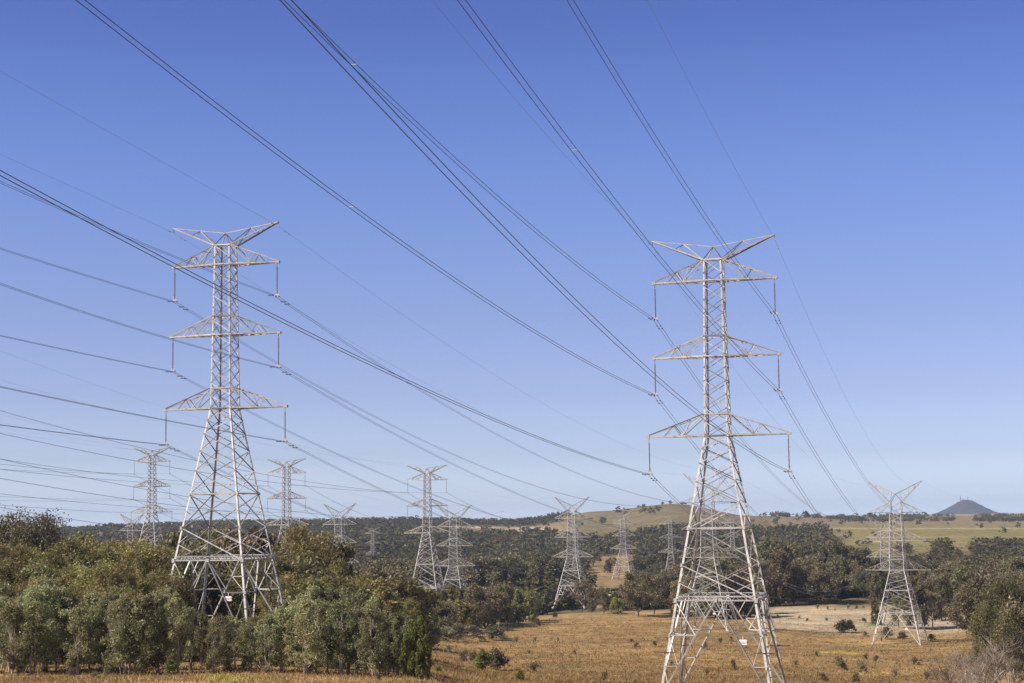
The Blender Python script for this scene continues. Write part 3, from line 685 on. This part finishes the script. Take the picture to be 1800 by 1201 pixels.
def put(kind, x, y, h, label, cat, group, wide=1.0, rz=None, z=None):
    p = P[kind]; base = kind
    if kind in USED: o = copy_tree(p)
    else: o = p; USED.add(kind)
    s = h / p['H']; o.location = (x, y, float(gz(x, y)) - .05 if z is None else z); o.rotation_euler = (0, 0, RR.uniform(0, 6.28) if rz is None else rz); o.scale = (s*wide, s*wide, s)
    tag(o, label, cat, group); return o
ORD = ("first second third fourth fifth sixth seventh eighth ninth tenth eleventh twelfth thirteenth fourteenth fifteenth sixteenth seventeenth eighteenth nineteenth twentieth "
       "twenty-first twenty-second twenty-third twenty-fourth twenty-fifth twenty-sixth twenty-seventh twenty-eighth twenty-ninth thirtieth thirty-first thirty-second thirty-third thirty-fourth thirty-fifth thirty-sixth thirty-seventh thirty-eighth").split()
def lin(tab, px):
    return float(np.interp(px, [a for a, b in tab], [b for a, b in tab]))
def row(kinds, px0, px1, n, d, tops, what, where, cat, group, jd=12, jt=8, wide=(.9, 1.2), skip=()):
    """n trees from px0 to px1 about d metres away whose tops reach the listed photo heights"""
    for i in range(n):
        px = px0 + (px1 - px0)*(i + .5)/n + RR.uniform(-.3, .3)*(px1 - px0)/n; dd = (lin(d, px) if isinstance(d, list) else d) + RR.uniform(-jd, jd)
        top = at(px, lin(tops, px) + RR.uniform(-jt*.3, jt), dd); g = float(gz(top.x, top.y)); h = top.z - g
        if h < 1.5: continue
        k = kinds[RR.randrange(len(kinds))]
        put(k, top.x, top.y, h, "%s %s, %s from left" % (what, where, ORD[min(i, 37)]), cat, group, RR.uniform(*wide))
GUM = ['gum%d' % i for i in range(7)]; WAT = ['wat%d' % i for i in range(4)]; OAK = ['oak%d' % i for i in range(4)]; BRO = ['bro%d' % i for i in range(4)]; BIG = ['big%d' % i for i in range(3)]; WAP = ['wap%d' % i for i in range(3)]
# the thicket on the left, front to back
front = [(0, 1050), (50, 1040), (110, 1015), (150, 1065), (200, 1040), (240, 1045), (290, 1030), (330, 1055), (380, 1085), (430, 1085), (500, 1062), (560, 1045), (620, 1055), (680, 1075), (740, 1095)]
row(GUM, -30, 722, 38, 171, front, "slim grey-green gum sapling", "in the front row of the thicket", "tree", "gum saplings along the thicket's front", 5, 16, (.72, 1.1))
row(GUM + WAT, -20, 715, 30, 188, [(0, 1020), (100, 1010), (150, 1030), (300, 1040), (340, 1080), (470, 1080), (520, 1040), (600, 1020), (660, 1045), (720, 1075)], "leafy green sapling", "in the thicket's second row", "tree", "second row of saplings", 7, 12, (.8, 1.15))
row(WAT + ['wat0', 'gum1'], -30, 320, 13, 214, [(0, 985), (100, 1000), (170, 985), (250, 1000), (300, 1010)], "yellowish olive wattle", "in the middle of the thicket", "tree", "wattles in the thicket", 9, 10, (1.0, 1.3))
row(WAT + ['big1'], -30, 300, 12, 250, [(0, 955), (80, 965), (130, 945), (200, 960), (250, 955), (290, 985)], "tall olive wattle", "behind the thicket's middle", "tree", "tall wattles at the thicket's back", 10, 9, (1.0, 1.3))
row(WAT + WAP, 470, 720, 9, 245, [(470, 1010), (560, 1010), (640, 1020), (720, 1060)], "light olive tree", "between the saplings and the round dark trees", "tree", "olive trees behind the saplings", 12, 10, (1.0, 1.3))
for px, py, d, k, w, lab in ((20, 928, 285, 'big0', 1.0, "brown-leaved gum at the very left edge of the thicket"), (52, 908, 290, 'big0', .95, "tallest brown-leaved gum of the thicket, its crown against the sky"), (-20, 915, 290, 'bro0', .9, "brown gum cut by the photo's left edge"),
        (100, 952, 300, 'big1', .8, "round olive tree right beside the tallest brown gum"), (143, 944, 330, 'oak0', .9, "pointed dark tree top showing above the wattles"), (182, 955, 310, 'big1', .8, "olive treetop crossing the remote pylon's horns"),
        (240, 950, 320, 'wap0', .9, "olive dome touching the left of a distant pylon"), (300, 958, 310, 'oak1', 1.0, "dark tree at the feet of a distant suspension pylon"), (340, 935, 300, 'bro1', 1.0, "dark gum behind the left legs of the second largest pylon"),
        (385, 935, 330, 'wap1', 1.0, "olive crown seen between the legs of the second largest pylon"), (430, 930, 300, 'bro2', .9, "brownish crown behind the right legs of the second largest pylon"), (455, 975, 262, 'wat2', 1.2, "olive tree under the right leg of the second largest pylon"),
        (495, 930, 300, 'bro3', 1.0, "tall dark tree hiding the base of a distant pylon"), (535, 932, 290, 'big1', .85, "tall olive-dark tree right of the second largest pylon"), (575, 955, 300, 'bro1', .95, "dark round tree hiding the strain pylon's lower half"),
        (610, 990, 285, 'big1', .7, "olive tree beside the hidden strain pylon's leg"), (520, 985, 270, 'bro3', 1.0, "dark lower tree in front of the tall olive-dark tree"), (365, 1000, 262, 'oak2', 1.2, "dark tree between the pylon's left feet"),
        (410, 1008, 268, 'bro1', .9, "dark low tree behind the white sign of the second largest pylon")):
    t = at(px, py, d); put(k, t.x, t.y, t.z - float(gz(t.x, t.y)), lab, "tree", "trees behind the thicket", w)
# brown gum shoot tips on the skyline and the bare sapling
t = at(217, 1060, 166); put('ded0', t.x, t.y, t.z - float(gz(t.x, t.y)), "bare grey sapling with forked pale trunk in the front row", "tree", "bare trees", .5)
t = at(735, 1086, 168); put('brt0', t.x, t.y, t.z - float(gz(t.x, t.y)), "vivid green tree closing the thicket's right end", "tree", "bright green trees", .62)
t = at(722, 1112, 170); put('brt0', t.x, t.y, t.z - float(gz(t.x, t.y)), "lower vivid green bush leaning on the vivid green tree", "bush", "bright green trees", .7)
# middle distance
row(BRO + WAP, 620, 735, 8, 400, [(620, 1005), (680, 998), (735, 1035)], "round dark green tree", "left of the orange meadow's tip", "tree", "round trees left of the meadow", 15, 8, (1.0, 1.3))
row(BRO + OAK + WAP, 735, 938, 17, [(735, 560), (850, 590), (945, 660)], [(735, 1045), (790, 1035), (850, 1030), (900, 1028), (945, 1050)], "dark green tree", "in the clump jutting into the meadow", "tree", "clump jutting into the meadow", 18, 8, (1.0, 1.35))
row(WAP + BRO, 705, 900, 12, [(705, 500), (850, 560), (900, 630)], [(700, 1070), (780, 1055), (900, 1060)], "lower olive tree", "before the clump jutting into the meadow", "tree", "low trees before the clump", 12, 8, (1.1, 1.4))
for px, py, by, k, w, lab in ((1024, 1020, 1076, 'bro0', .55, "rounded tree against the right foot of the strain pylon at the meadow's edge"), (1003, 1046, 1071, 'wap1', .55, "low grey-green tree touching that strain pylon's foot"), (1040, 1040, 1077, 'oak0', .8, "narrow dark tree in the row at the meadow's edge"),
        (1062, 1033, 1079, 'bro1', .62, "small dome-shaped tree standing alone at the meadow's edge"), (1085, 1050, 1080, 'wap0', .9, "low bushy tree beside the dome-shaped tree"), (1122, 1006, 1084, 'bro3', .72, "largest dark gum of the meadow's edge with a bare black trunk"),
        (1150, 1012, 1080, 'bro1', .62, "dark gum joined to the largest gum's right side"), (1180, 1010, 1080, 'bro2', .6, "dark gum just left of the biggest pylon's leg")):
    b = hit(px, by); t = at(px, py, b.y); put(k, b.x, b.y, t.z - b.z, lab, "tree", "trees at the meadow's far edge", w*1.35)
row(OAK + BRO + WAP, 1195, 1345, 9, 690, [(1195, 1012), (1260, 1005), (1345, 1015)], "dark tree", "seen through the biggest pylon's legs", "tree", "trees behind the biggest pylon", 20, 8, (1.0, 1.3))
row(OAK + BRO, 640, 968, 26, [(640, 850), (968, 885)], [(640, 975), (720, 985), (800, 985), (860, 980), (930, 975), (985, 985)], "tall dark sheoak", "in the wall of trees behind the clump", "tree", "wall of dark sheoaks", 30, 14, (.9, 1.2))
row(OAK + BRO, 1190, 1560, 28, 785, [(1190, 985), (1250, 975), (1300, 980), (1400, 975), (1470, 985), (1560, 1000)], "dark tree", "in the front of the wood beside the pale grass", "tree", "front trees of the wood", 28, 14, (.95, 1.25))
row(OAK, 1340, 1560, 14, 840, [(1340, 955), (1400, 960), (1470, 960), (1560, 985)], "taller dark tree", "deeper in the wood beside the pale grass", "tree", "deeper trees of the wood", 25, 10, (1.0, 1.3))
for px, py, by, k, w, lab in ((1612, 1018, 1106, 'oak1', 1.0, "tall dark sheoak behind the right legs of the strain pylon below the mountain"), (1640, 1040, 1104, 'bro2', .8, "brownish tree just right of that strain pylon"), (1580, 1050, 1104, 'bro1', .7, "dark tree between the legs of the strain pylon below the mountain"),
        (1540, 1055, 1102, 'oak2', .9, "dark tree touching that strain pylon's left leg"), (1655, 1030, 1092, 'oak3', 1.1, "blackish tree beyond the gap in the pale grass"), (1700, 1050, 1100, 'bro3', .7, "round olive tree at the pale grass's end")):
    b = hit(px, by); t = at(px, py, b.y); put(k, b.x, b.y, t.z - b.z, lab, "tree", "trees round the strain pylon below the mountain", w)
row(BRO + OAK + ['big0'], 1600, 1830, 14, 760, [(1600, 990), (1680, 985), (1740, 980), (1830, 985)], "bronze-tinted tree", "in the belt below the green field", "tree", "bronze-tinted tree belt", 30, 14, (1.0, 1.3))
row(BRO + ['bro1', 'big0'], 1702, 1840, 7, 520, [(1660, 1040), (1720, 1020), (1780, 1010), (1840, 1000)], "bronze-green tree", "in front of the belt at the photo's right edge", "tree", "bronze-green trees at the right", 20, 10, (1.0, 1.3))
for px, py, d, k, w, lab in ((1768, 1018, 262, 'big2', .62, "big olive tree over the bare grey shrubs at the right"), (1775, 1020, 275, 'big0', .9, "tall bronze tree behind the big olive tree at the right"), (1800, 1060, 240, 'bro1', .9, "near-black tree cut by the photo's right edge"),
        (1738, 1062, 250, 'big2', .55, "small dark tree left of the big olive tree"), (1780, 1098, 235, 'big2', .6, "lower olive tree behind the bare grey shrubs"), (1797, 1120, 215, 'big2', .7, "dark green sapling in the bottom right corner")):
    t = at(px, py, d); put(k, t.x, t.y, t.z - float(gz(t.x, t.y)), lab, "tree", "near trees at the right", w)
for i, (px, py, d, lab) in enumerate(((1716, 1112, 205, "largest bare grey shrub with pale forked branches, bottom right"), (1685, 1132, 208, "bare grey shrub left of the largest bare one"), (1755, 1135, 210, "bare grey shrub right of the largest bare one"), (1665, 1165, 212, "lowest bare grey shrub reaching into the orange grass"), (1735, 1160, 198, "bare shrub in front of the largest bare one"), (1775, 1150, 205, "bare shrub against the near-black tree"))):
    t = at(px, py, d); put('ded0' if i % 2 == 0 else 'ded1', t.x, t.y, t.z - float(gz(t.x, t.y)), lab, "shrub", "bare grey shrubs", 1.5)
# ridge-line and field trees that can be told apart
for px, by, h, k, lab in ((1043, 996, 14, 'bro1', "dark tree in the tan clearing's middle"), (1068, 1008, 10, 'oak0', "low dark tree at the tan clearing's right"), (1034, 985, 12, 'oak1', "dark tree at the tan clearing's far left corner"), (1077, 1000, 9, 'bro3', "dark bushy tree behind the low one in the tan clearing"), (1060, 917, 11, 'bro1', "dark round tree alone on the brown hill's slope"), (1165, 888, 6, 'bro3', "clipped dark tree group on the hill's crest, left part"), (1178, 887, 7, 'bro1', "dark tree on the hill's crest beside the white roof"), (1200, 887, 6, 'bro3', "dark tree on the crest right of the white roof"),
        (1122, 889, 5, 'bro1', "small tree on the crest left of the dark group"), (1132, 889, 4.5, 'bro3', "tiny pair of crest trees beside the small crest tree"), (1345, 905, 8, 'bro1', "dark tree at the left of the plateau's skyline row"), (1357, 905, 8.5, 'bro3', "second dark tree of the plateau's skyline row"), (1372, 904, 8, 'bro1', "wide dark tree amid the plateau's skyline row"), (1386, 904, 8.5, 'bro3', "tallest dark tree of the plateau's skyline row")):
    r = ray(px, by); d = 2950; x = r.x/r.y*d
    if by > 950: b_ = hit(px, by, 850); x, d = b_.x, b_.y
    if px == 1060 and by < 950: d = 2400; x = r.x/r.y*d
    if px > 1300: d = 3300; x = r.x/r.y*d
    put(k, x, d, h, lab, "tree", "solitary trees on the hill", 1.1)
# meadow shrubs
SH = [(870, 1178, 42, 'shd0'), (850, 1184, 36, 'shg0'), (945, 1102, 15, 'shd1'), (974, 1086, 12, 'shd0'), (983, 1075, 11, 'shr0'), (938, 1183, 22, 'shr1'), (1063, 1199, 20, 'shr2'), (1119, 1141, 12, 'shr0'), (1110, 1130, 8, 'shr1'),
      (980, 1129, 9, 'shr2'), (941, 1129, 10, 'shr0'), (907, 1130, 13, 'shr1'), (790, 1150, 18, 'shr2'), (816, 1166, 24, 'shr0'), (833, 1162, 20, 'shr1'), (848, 1153, 14, 'shr0'), (1240, 1142, 15, 'shr0'), (1243, 1186, 13, 'shr1'), (1290, 1179, 20, 'shr2'),
      (1150, 1137, 10, 'shg1'), (1266, 1131, 12, 'shr1'), (1285, 1128, 10, 'shr0'), (1478, 1182, 26, 'shd1'), (1515, 1184, 25, 'shr1'), (1472, 1166, 14, 'shr0'), (1540, 1164, 12, 'shr2'), (1446, 1197, 16, 'shr0'), (1503, 1200, 20, 'shd0'), (1522, 1160, 12, 'shr1'), (1608, 1170, 18, 'shr1'),
      (1436, 1155, 10, 'shr2'), (1367, 1089, 8, 'shg0'), (1405, 1088, 6, 'shr0'), (1419, 1093, 6, 'shd1'), (1453, 1092, 7, 'shr1'), (1438, 1071, 8, 'shr2'), (1455, 1072, 7, 'shr0'), (1468, 1074, 5, 'shr1'), (1492, 1071, 9, 'shr2'), (1506, 1071, 8, 'shr1'), (1518, 1070, 7, 'shr0'),
      (1480, 1113, 26, 'shd0'), (1495, 1112, 22, 'shd1'), (1521, 1120, 10, 'shr0'), (1518, 1095, 9, 'shg1'), (1535, 1095, 9, 'shg0'), (1560, 1124, 22, 'shd1'), (1584, 1124, 16, 'shd0'), (1638, 1129, 14, 'shd1'), (1570, 1100, 8, 'shr0'),
      (765, 1126, 24, 'shr0'), (785, 1128, 30, 'shr1'), (808, 1128, 33, 'shr2'), (830, 1127, 30, 'shr0'), (868, 1126, 30, 'shr1'), (880, 1124, 21, 'shr2'), (750, 1186, 12, 'shg0'), (770, 1184, 14, 'shg1'), (700, 1190, 10, 'shr0'), (665, 1199, 18, 'shr2'), (915, 1200, 22, 'shg0'), (35, 1188, 20, 'shr2'), (125, 1190, 16, 'shr0'), (165, 1192, 14, 'shr1'), (185, 1190, 20, 'shr2'),
      (196, 1186, 34, 'shg1'), (80, 1186, 18, 'shr1'), (470, 1186, 18, 'shr1'), (400, 1183, 24, 'shr0'), (545, 1186, 20, 'shr2'), (300, 1190, 30, 'shg0'), (1110, 1060, 8, 'shr0'), (1336, 1068, 8, 'shr1'), (1350, 1080, 10, 'shr2'), (1010, 1150, 8, 'shr0'), (930, 1150, 9, 'shr1'), (1180, 1175, 14, 'shr2'), (1400, 1172, 12, 'shr0'), (1340, 1150, 12, 'shr1'), (1575, 1190, 16, 'shr0'), (1630, 1195, 18, 'shr1')]
ADJ = {'shd': 'dark green', 'shg': 'fresh green', 'shr': 'grey-green'}
def where_is(px, py):
    v = "at the bottom edge" if py > 1190 else "low in the meadow" if py > 1160 else "mid meadow" if py > 1120 else "far up the meadow" if py > 1100 else "on the far grass"
    marks = [(100, "left saplings"), (395, "second largest pylon"), (640, "thicket's right half"), (735, "vivid green tree"), (880, "meadow's left corner"), (975, "meadow's-edge strain pylon"), (1120, "largest dark gum"), (1270, "biggest pylon"), (1400, "gap between both right pylons"), (1490, "round dark bush pair"), (1585, "strain pylon below the mountain"), (1680, "bare grey shrubs")]
    m = min(marks, key=lambda a: abs(a[0] - px)); return v, m[1], ("below" if abs(m[0] - px) < 12 else "left of" if px < m[0] else "right of")
seen = {}
for px, by, h, k in SH:
    b = hit(px, by, 140); hh = h * b.y / F; v, m, s = where_is(px, by)
    size = "tiny" if hh < 1 else "small" if hh < 2 else "mid-sized" if hh < 3.2 else "large"
    lab = "%s %s shrub %s, %s the %s" % (size, ADJ[k[:3]], v, s, m); c = seen.get(lab, 0); seen[lab] = c + 1
    if c: lab = "%s %s %s shrub %s, %s the %s" % (ORD[c], size, ADJ[k[:3]], v, s, m)
    put(k, b.x, b.y, hh, lab, "shrub", "shrubs scattered over the meadow", RR.uniform(1.0, 1.6)*(1.5 if 745 < px < 885 and by < 1130 else 1))

for k_ in P:
    if k_ not in USED:
        for c_ in list(P[k_].children): bpy.data.objects.remove(c_)
        bpy.data.objects.remove(P[k_]); print('UNUSED', k_)
# ------------------------------------------------------------------ woodland mass
def woodland():
    rng = np.random.default_rng(4); temps = []; fine = []
    for s in range(10):
        cen, rad = [], []; n = 9
        for i in range(n):
            z = .25 + .68*(i + rng.random())/n; e = .36*math.sqrt(max(1 - ((z - .55)/.5)**2, .05))*(.5 + .6*rng.random()); a = rng.random()*6.28
            cen.append((e*math.cos(a), e*math.sin(a), z)); q = .12 + .07*rng.random(); rad.append((q, q, q*1.1))
        V, T = leaves(rng, np.array(cen), np.array(rad), 11, .17, .12, .1); temps.append((V, T)); V, T = leaves(rng, np.array(cen), np.array(rad), 26, .11, .075, .3); fine.append((V, T))
    N = 19000; px = rng.uniform(-120, 1930, N); d = np.exp(rng.uniform(math.log(760), math.log(3500), N))
    x = (px - 900)/F*d; y = d; n2 = sn(x, y, 130, 6)*.4; keep = np.ones(N, bool)
    keep &= ~((px > 1020) & (px < 1112) & (d > 780) & (d < 1620))
    for k in PL:
        if k != 'F10': q_ = pix(PL[k][0])[0]; D_ = PL[k][0].y; keep &= ~((abs(px - q_) < 26 + 17*800/D_) & (d > D_ - 220) & (d < D_ + 6))
    keep &= ~((d > 2020 + 240*n2) & (px > 985 + 30*n2) & (px < 1350) & (rng.random(N) > .012))
    fieldm = ((d > 1260) & (px > 1450)) | ((d > 2050) & (px > 1335))
    belt = fieldm & (d > 3000) & (px > 1470) & (px < 1830) & (n2 > -.1) 
    keep &= ~((abs(px - 1000) < 72) & (d > 640) & (d < 818))
    N2 = 900; px2 = rng.uniform(1440, 1860, N2); d2 = rng.uniform(2900, 3900, N2)
    px = np.concatenate([px, px2]); d = np.concatenate([d, d2]); x = (px - 900)/F*d; y = d; n2 = sn(x, y, 130, 6)*.4; edge = 45*sn(px, d*.15, 23, 31)*.5; fieldm = ((d > 1260 + 2*edge) & (px > 1452 + edge)) | ((d > 2050 + 5*edge) & (px > 1340 + .5*edge)); belt = fieldm & (d > 2900) & (n2 > .06); keep = np.concatenate([keep, np.ones(N2, bool)])
    keep &= ~(fieldm & ~belt & (rng.random(len(px)) > np.where(d > 2300, .03, .006)))
    keep &= ~((px > 1320) & (d < 800)) & ~((px < 640) & (d < 820)) 
    keep &= ~((px > 1490) & (px < 1640) & (d > 1100) & (d < 1280))
    keep &= ~((px > 1668) & (px < 1705) & (d > 1050))
    for (a, b) in [(PL[k][0].x, PL[k][0].y) for k in PL]: keep &= (np.hypot(x - a, y - b) > 9)
    keep &= ~((abs(px - 890 + 60*n2) < 118) & (d > 2120) & (d < 2760) & (rng.random(len(px)) > .03))
    x, y, px, d, n2 = x[keep], y[keep], px[keep], d[keep], n2[keep]; h = rng.uniform(5.5, 13.5, len(x))*(1 + .2*((d < 1250) & (px < 980)) - .2*((d < 1200) & (px > 1100) & (px < 1340))); z = gz(x, y)
    h[(px > 1440) & (d > 1280)] *= .7
    h[(d < 1200) & (px > 1500)] *= .8
    Vs, Cs = [], []; cols = np.array([(.062, .058, .030), (.086, .076, .038), (.072, .074, .038), (.112, .090, .050), (.088, .068, .040), (.092, .086, .038)])
    for i in range(len(x)):
        V, T = (fine if d[i] < 1300 else temps)[rng.integers(10)]; a = rng.random()*6.28; ca, sa = math.cos(a), math.sin(a); w = h[i]*rng.uniform(1.1, 2.1)
        P_ = np.stack([(V[:, 0]*ca - V[:, 1]*sa)*w + x[i], (V[:, 0]*sa + V[:, 1]*ca)*w + y[i], V[:, 2]*h[i] + z[i] - h[i]*.12], 1)
        c = (.5*cols[rng.integers(6)] + .5*cols.mean(0))*(1.15 + .35*rng.random() + .45*n2[i]); Vs.append(P_); Cs.append(c[None]*(.88 + .24*T)[:, None])
    V = np.concatenate(Vs); Cc = np.concatenate(Cs); Cc = np.concatenate([Cc, np.ones((len(Cc), 1))], 1)
    o = mesh_np("woodland", V, quads=np.arange(len(V)).reshape(-1, 4), mat=M['mass'], attrs={"col": ('FLOAT_COLOR', Cc)})
    tag(o, "unbroken dark eucalypt woodland covering the far slopes and ridges", kind="stuff"); print("WOOD trees", len(x))
woodland()

# ------------------------------------------------------------------ grass
def grass():
    rng = np.random.default_rng(9); N = 80000
    d = np.exp(rng.uniform(math.log(146), math.log(720), N)); px = rng.uniform(-40, 1840, N)
    dens = np.where(px < 730, (d < 182), rng.random(N) < np.clip(1.15 - (d - 260)/520, .12, 1)) & ~((px > 1700) & (d > 230)); x = (px - 900)/F*d; x, y, d, px = x[dens], d[dens], d[dens], px[dens]
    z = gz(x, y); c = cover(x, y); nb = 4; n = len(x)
    s = np.clip(d/190, .8, 2.3)*(.55 + .75*rng.random(n)); hh = (.40 if True else 0)*s*np.clip(1.25 - d/420, .42, 1); V = np.zeros((n, nb, 3, 3)); C_ = np.zeros((n, nb, 3, 3))
    for b in range(nb):
        ox = rng.normal(0, .22, n)*s; oy = rng.normal(0, .22, n)*s; a = rng.random(n)*3.14; w = .05*s; lx = rng.normal(0, .16, n)*s; ly = rng.normal(0, .16, n)*s
        V[:, b, 0] = np.stack([x + ox - np.cos(a)*w, y + oy - np.sin(a)*w, z - .03], 1); V[:, b, 1] = np.stack([x + ox + np.cos(a)*w, y + oy + np.sin(a)*w, z - .03], 1)
        V[:, b, 2] = np.stack([x + ox + lx, y + oy + ly, z + hh*(.7 + .6*rng.random(n))], 1)
        t = (.90 + .24*rng.random(n))[:, None]; C_[:, b, :] = (c*t)[:, None, :]
    V = V.reshape(-1, 3); C_ = C_.reshape(-1, 3); C_ = np.concatenate([C_, np.ones((len(C_), 1))], 1)
    o = mesh_np("grass", V, tris=np.arange(len(V)).reshape(-1, 3), mat=M['grass'], attrs={"col": ('FLOAT_COLOR', C_)})
    tag(o, "dry orange-brown and straw-coloured grass tussocks of the meadow", kind="stuff")
grass()

# ------------------------------------------------------------------ cone-shaped mountain with masts
def mountain():
    D = 9000; prof = [(1560, 917), (1600, 915), (1633, 905), (1650, 897), (1665, 889), (1678, 882.5), (1688, 878.8), (1694, 878.6), (1701, 880.5), (1710, 885), (1722, 891.5), (1737, 900), (1749, 906), (1790, 915), (1850, 918)]
    nx, ny = 90, 40; V = []; rng = np.random.default_rng(3)
    xs = np.linspace(1560, 1850, nx)
    for j in range(ny):
        v = j/(ny-1)*2 - 1
        for i in range(nx):
            top = at(xs[i], lin(prof, xs[i]), D).z; x = (xs[i]-900)/F*D; y = D + v*330; f = (1 - abs(v))**.8
            f += .05*math.sin(x/37 + v*6)*(1-abs(v)) ; zz = -40 + (top + 40)*min(f, 1.0) + (rng.random() - .5)*5.0*(1 - abs(v)); V.append((x, y, zz))
    q = [(j*nx+i, j*nx+i+1, (j+1)*nx+i+1, (j+1)*nx+i) for j in range(ny-1) for i in range(nx-1)]
    m = simple("scrubby_mountain", (.048, .038, .046), 1, 0, .6, .045); o = mesh_np("mountain", V, quads=q, mat=m); tag(o, "cone-shaped scrubby mountain on the skyline", kind="structure")  # purple of distant haze is mixed into the base colour
    for px, h, w, lab in ((1688.5, 27, 1.8, "tallest mast on the cone-shaped mountain"), (1692, 12, 1.6, "short thick mast beside the tallest one"), (1701, 23, 1.1, "thin mast on the right of the mountain top"), (1696, 9, 1.0, "low mast between the other masts")):
        b = at(px, 880.5, D); r = empty("radio_mast", (b.x, b.y, b.z - 3)); tag(r, lab, "mast", "masts on the mountain top")
        mb = MB(); [mb.bar((sx*w, sy*w, 0), (sx*w*.35, sy*w*.35, h + 3), .9, .5) for sx in (-1, 1) for sy in (-1, 1)]
        for i in range(6):
            za, zb = (h+3)*i/6, (h+3)*(i+1)/6; mb.bar((-w*(1 - .1*i), 0, za), (w*(1 - .1*i), 0, zb), .4); mb.bar((w*(1 - .1*i), 0, za), (-w*(1 - .1*i), 0, zb), .4)
        mb.build("mast", M['insul'], r); an = MB(); an.box((0, 0, h*.8), (2.6*w, 2, 2.5)); an.build("antenna", M['insul'], r)
mountain()
# house on the brown hill's crest
g = at(1190, 888, 2960); hz = float(gz(g.x, g.y)); r = empty("farmhouse", (g.x, g.y, hz)); r.scale = (.6, .6, .6); tag(r, "white-roofed farmhouse among dark trees on the brown hill's crest", "house")
mb = MB(); mb.box((0, 0, 1.4), (9, 6, 2.8)); mb.build("wall", M['wallm'], r)
mb = MB(); mb.v = [(-5.2, -3.6, 2.7), (5.2, -3.6, 2.7), (5.2, 3.6, 2.7), (-5.2, 3.6, 2.7), (-5, 0, 4.4), (5, 0, 4.4)]; mb.f = [(0, 1, 5, 4), (2, 3, 4, 5), (1, 2, 5), (3, 0, 4), (3, 2, 1, 0)]; mb.build("roof", M['white'], r)
mb = MB(); mb.box((-1.5, -3.03, 1.6), (1.4, .06, 1.1)); mb.build("window", M['insul'], r)

# ------------------------------------------------------------------ air
HAZE = True
if HAZE:
    hb = MB(); hb.box((200, 4750, -18), (11000, 9900, 176)); m = bpy.data.materials.new("air"); m.use_nodes = True; nt = m.node_tree; nt.nodes.clear()
    out = nt.nodes.new("ShaderNodeOutputMaterial"); pv = nt.nodes.new("ShaderNodeVolumePrincipled"); pv.inputs["Color"].default_value = (.66, .80, 1, 1); pv.inputs["Density"].default_value = 5.5e-5; pv.inputs["Anisotropy"].default_value = .2
    nt.links.new(pv.outputs[0], out.inputs["Volume"]); o = hb.build("haze", m); tag(o, "thin blue haze softening the far hills", kind="stuff")

# ------------------------------------------------------------------ light
SUN_AZ, SUN_EL = -112, 42             # azimuth from the view direction, positive to the right
sd = Vector((math.sin(R(SUN_AZ))*math.cos(R(SUN_EL)), math.cos(R(SUN_AZ))*math.cos(R(SUN_EL)), math.sin(R(SUN_EL))))
ld = bpy.data.lights.new("sun", 'SUN'); ld.energy = 4.9; ld.angle = R(.53); ld.color = (1, .93, .81); lo = bpy.data.objects.new("sun", ld); C.objects.link(lo); lo.rotation_euler = sd.to_track_quat('Z', 'Y').to_euler()
w = bpy.data.worlds.new("World"); bpy.context.scene.world = w; w.use_nodes = True; N = w.node_tree.nodes; L = w.node_tree.links
sky = N.new("ShaderNodeTexSky"); sky.sky_type = 'NISHITA'; sky.sun_disc = False; sky.sun_elevation = R(SUN_EL); sky.sun_rotation = R(SUN_AZ); sky.altitude = 200; sky.air_density = 1.0; sky.dust_density = 1.2; sky.ozone_density = 2.0
tc = N.new("ShaderNodeTexCoord"); sx_ = N.new("ShaderNodeSeparateXYZ"); L.new(tc.outputs["Generated"], sx_.inputs[0])
SKYFIX = [(0.0, (2.15, 2.4, 3.4)), (.005, (1.78, 2.0, 2.92)), (.013, (1.42, 1.62, 2.44)), (.036, (1.0, 1.09, 1.68)), (.07, (.87, .86, 1.31)), (.115, (.81, .78, 1.16)), (.152, (.785, .78, 1.17)), (.20, (.72, .755, 1.19)), (.245, (.625, .683, 1.15)), (.287, (.525, .575, 1.05)), (.42, (.62, .62, .82)), (.6, (.66, .64, .72))]
KFIX = 4.2
cr = N.new("ShaderNodeValToRGB"); mr = N.new("ShaderNodeMapRange"); mr.inputs[2].default_value = .6; L.new(sx_.outputs[2], mr.inputs[0]); L.new(mr.outputs[0], cr.inputs[0])
els = cr.color_ramp.elements; els[0].position = 0; els[0].color = tuple(c/KFIX for c in SKYFIX[0][1]) + (1,); els[1].position = 1; els[1].color = tuple(c/KFIX for c in SKYFIX[-1][1]) + (1,)
for p_, c_ in SKYFIX[1:-1]: e_ = els.new(p_/.6); e_.color = tuple(c/KFIX for c in c_) + (1,)
mm = N.new("ShaderNodeMix"); mm.data_type = 'RGBA'; mm.blend_type = 'MULTIPLY'; mm.inputs[0].default_value = 1; L.new(sky.outputs[0], mm.inputs[6]); L.new(cr.outputs[0], mm.inputs[7])
vm = N.new("ShaderNodeVectorMath"); vm.operation = 'SCALE'; vm.inputs[3].default_value = KFIX; L.new(mm.outputs[2], vm.inputs[0])
L.new(vm.outputs[0], N["Background"].inputs["Color"]); N["Background"].inputs["Strength"].default_value = .08
sc = bpy.context.scene; sc.view_settings.view_transform = 'Standard'; sc.view_settings.look = 'None'; sc.view_settings.exposure = .6; sc.view_settings.gamma = 1
sc.render.engine = 'CYCLES'; sc.cycles.max_bounces = 5; sc.cycles.diffuse_bounces = 3; sc.cycles.volume_bounces = 0; sc.cycles.use_denoising = True
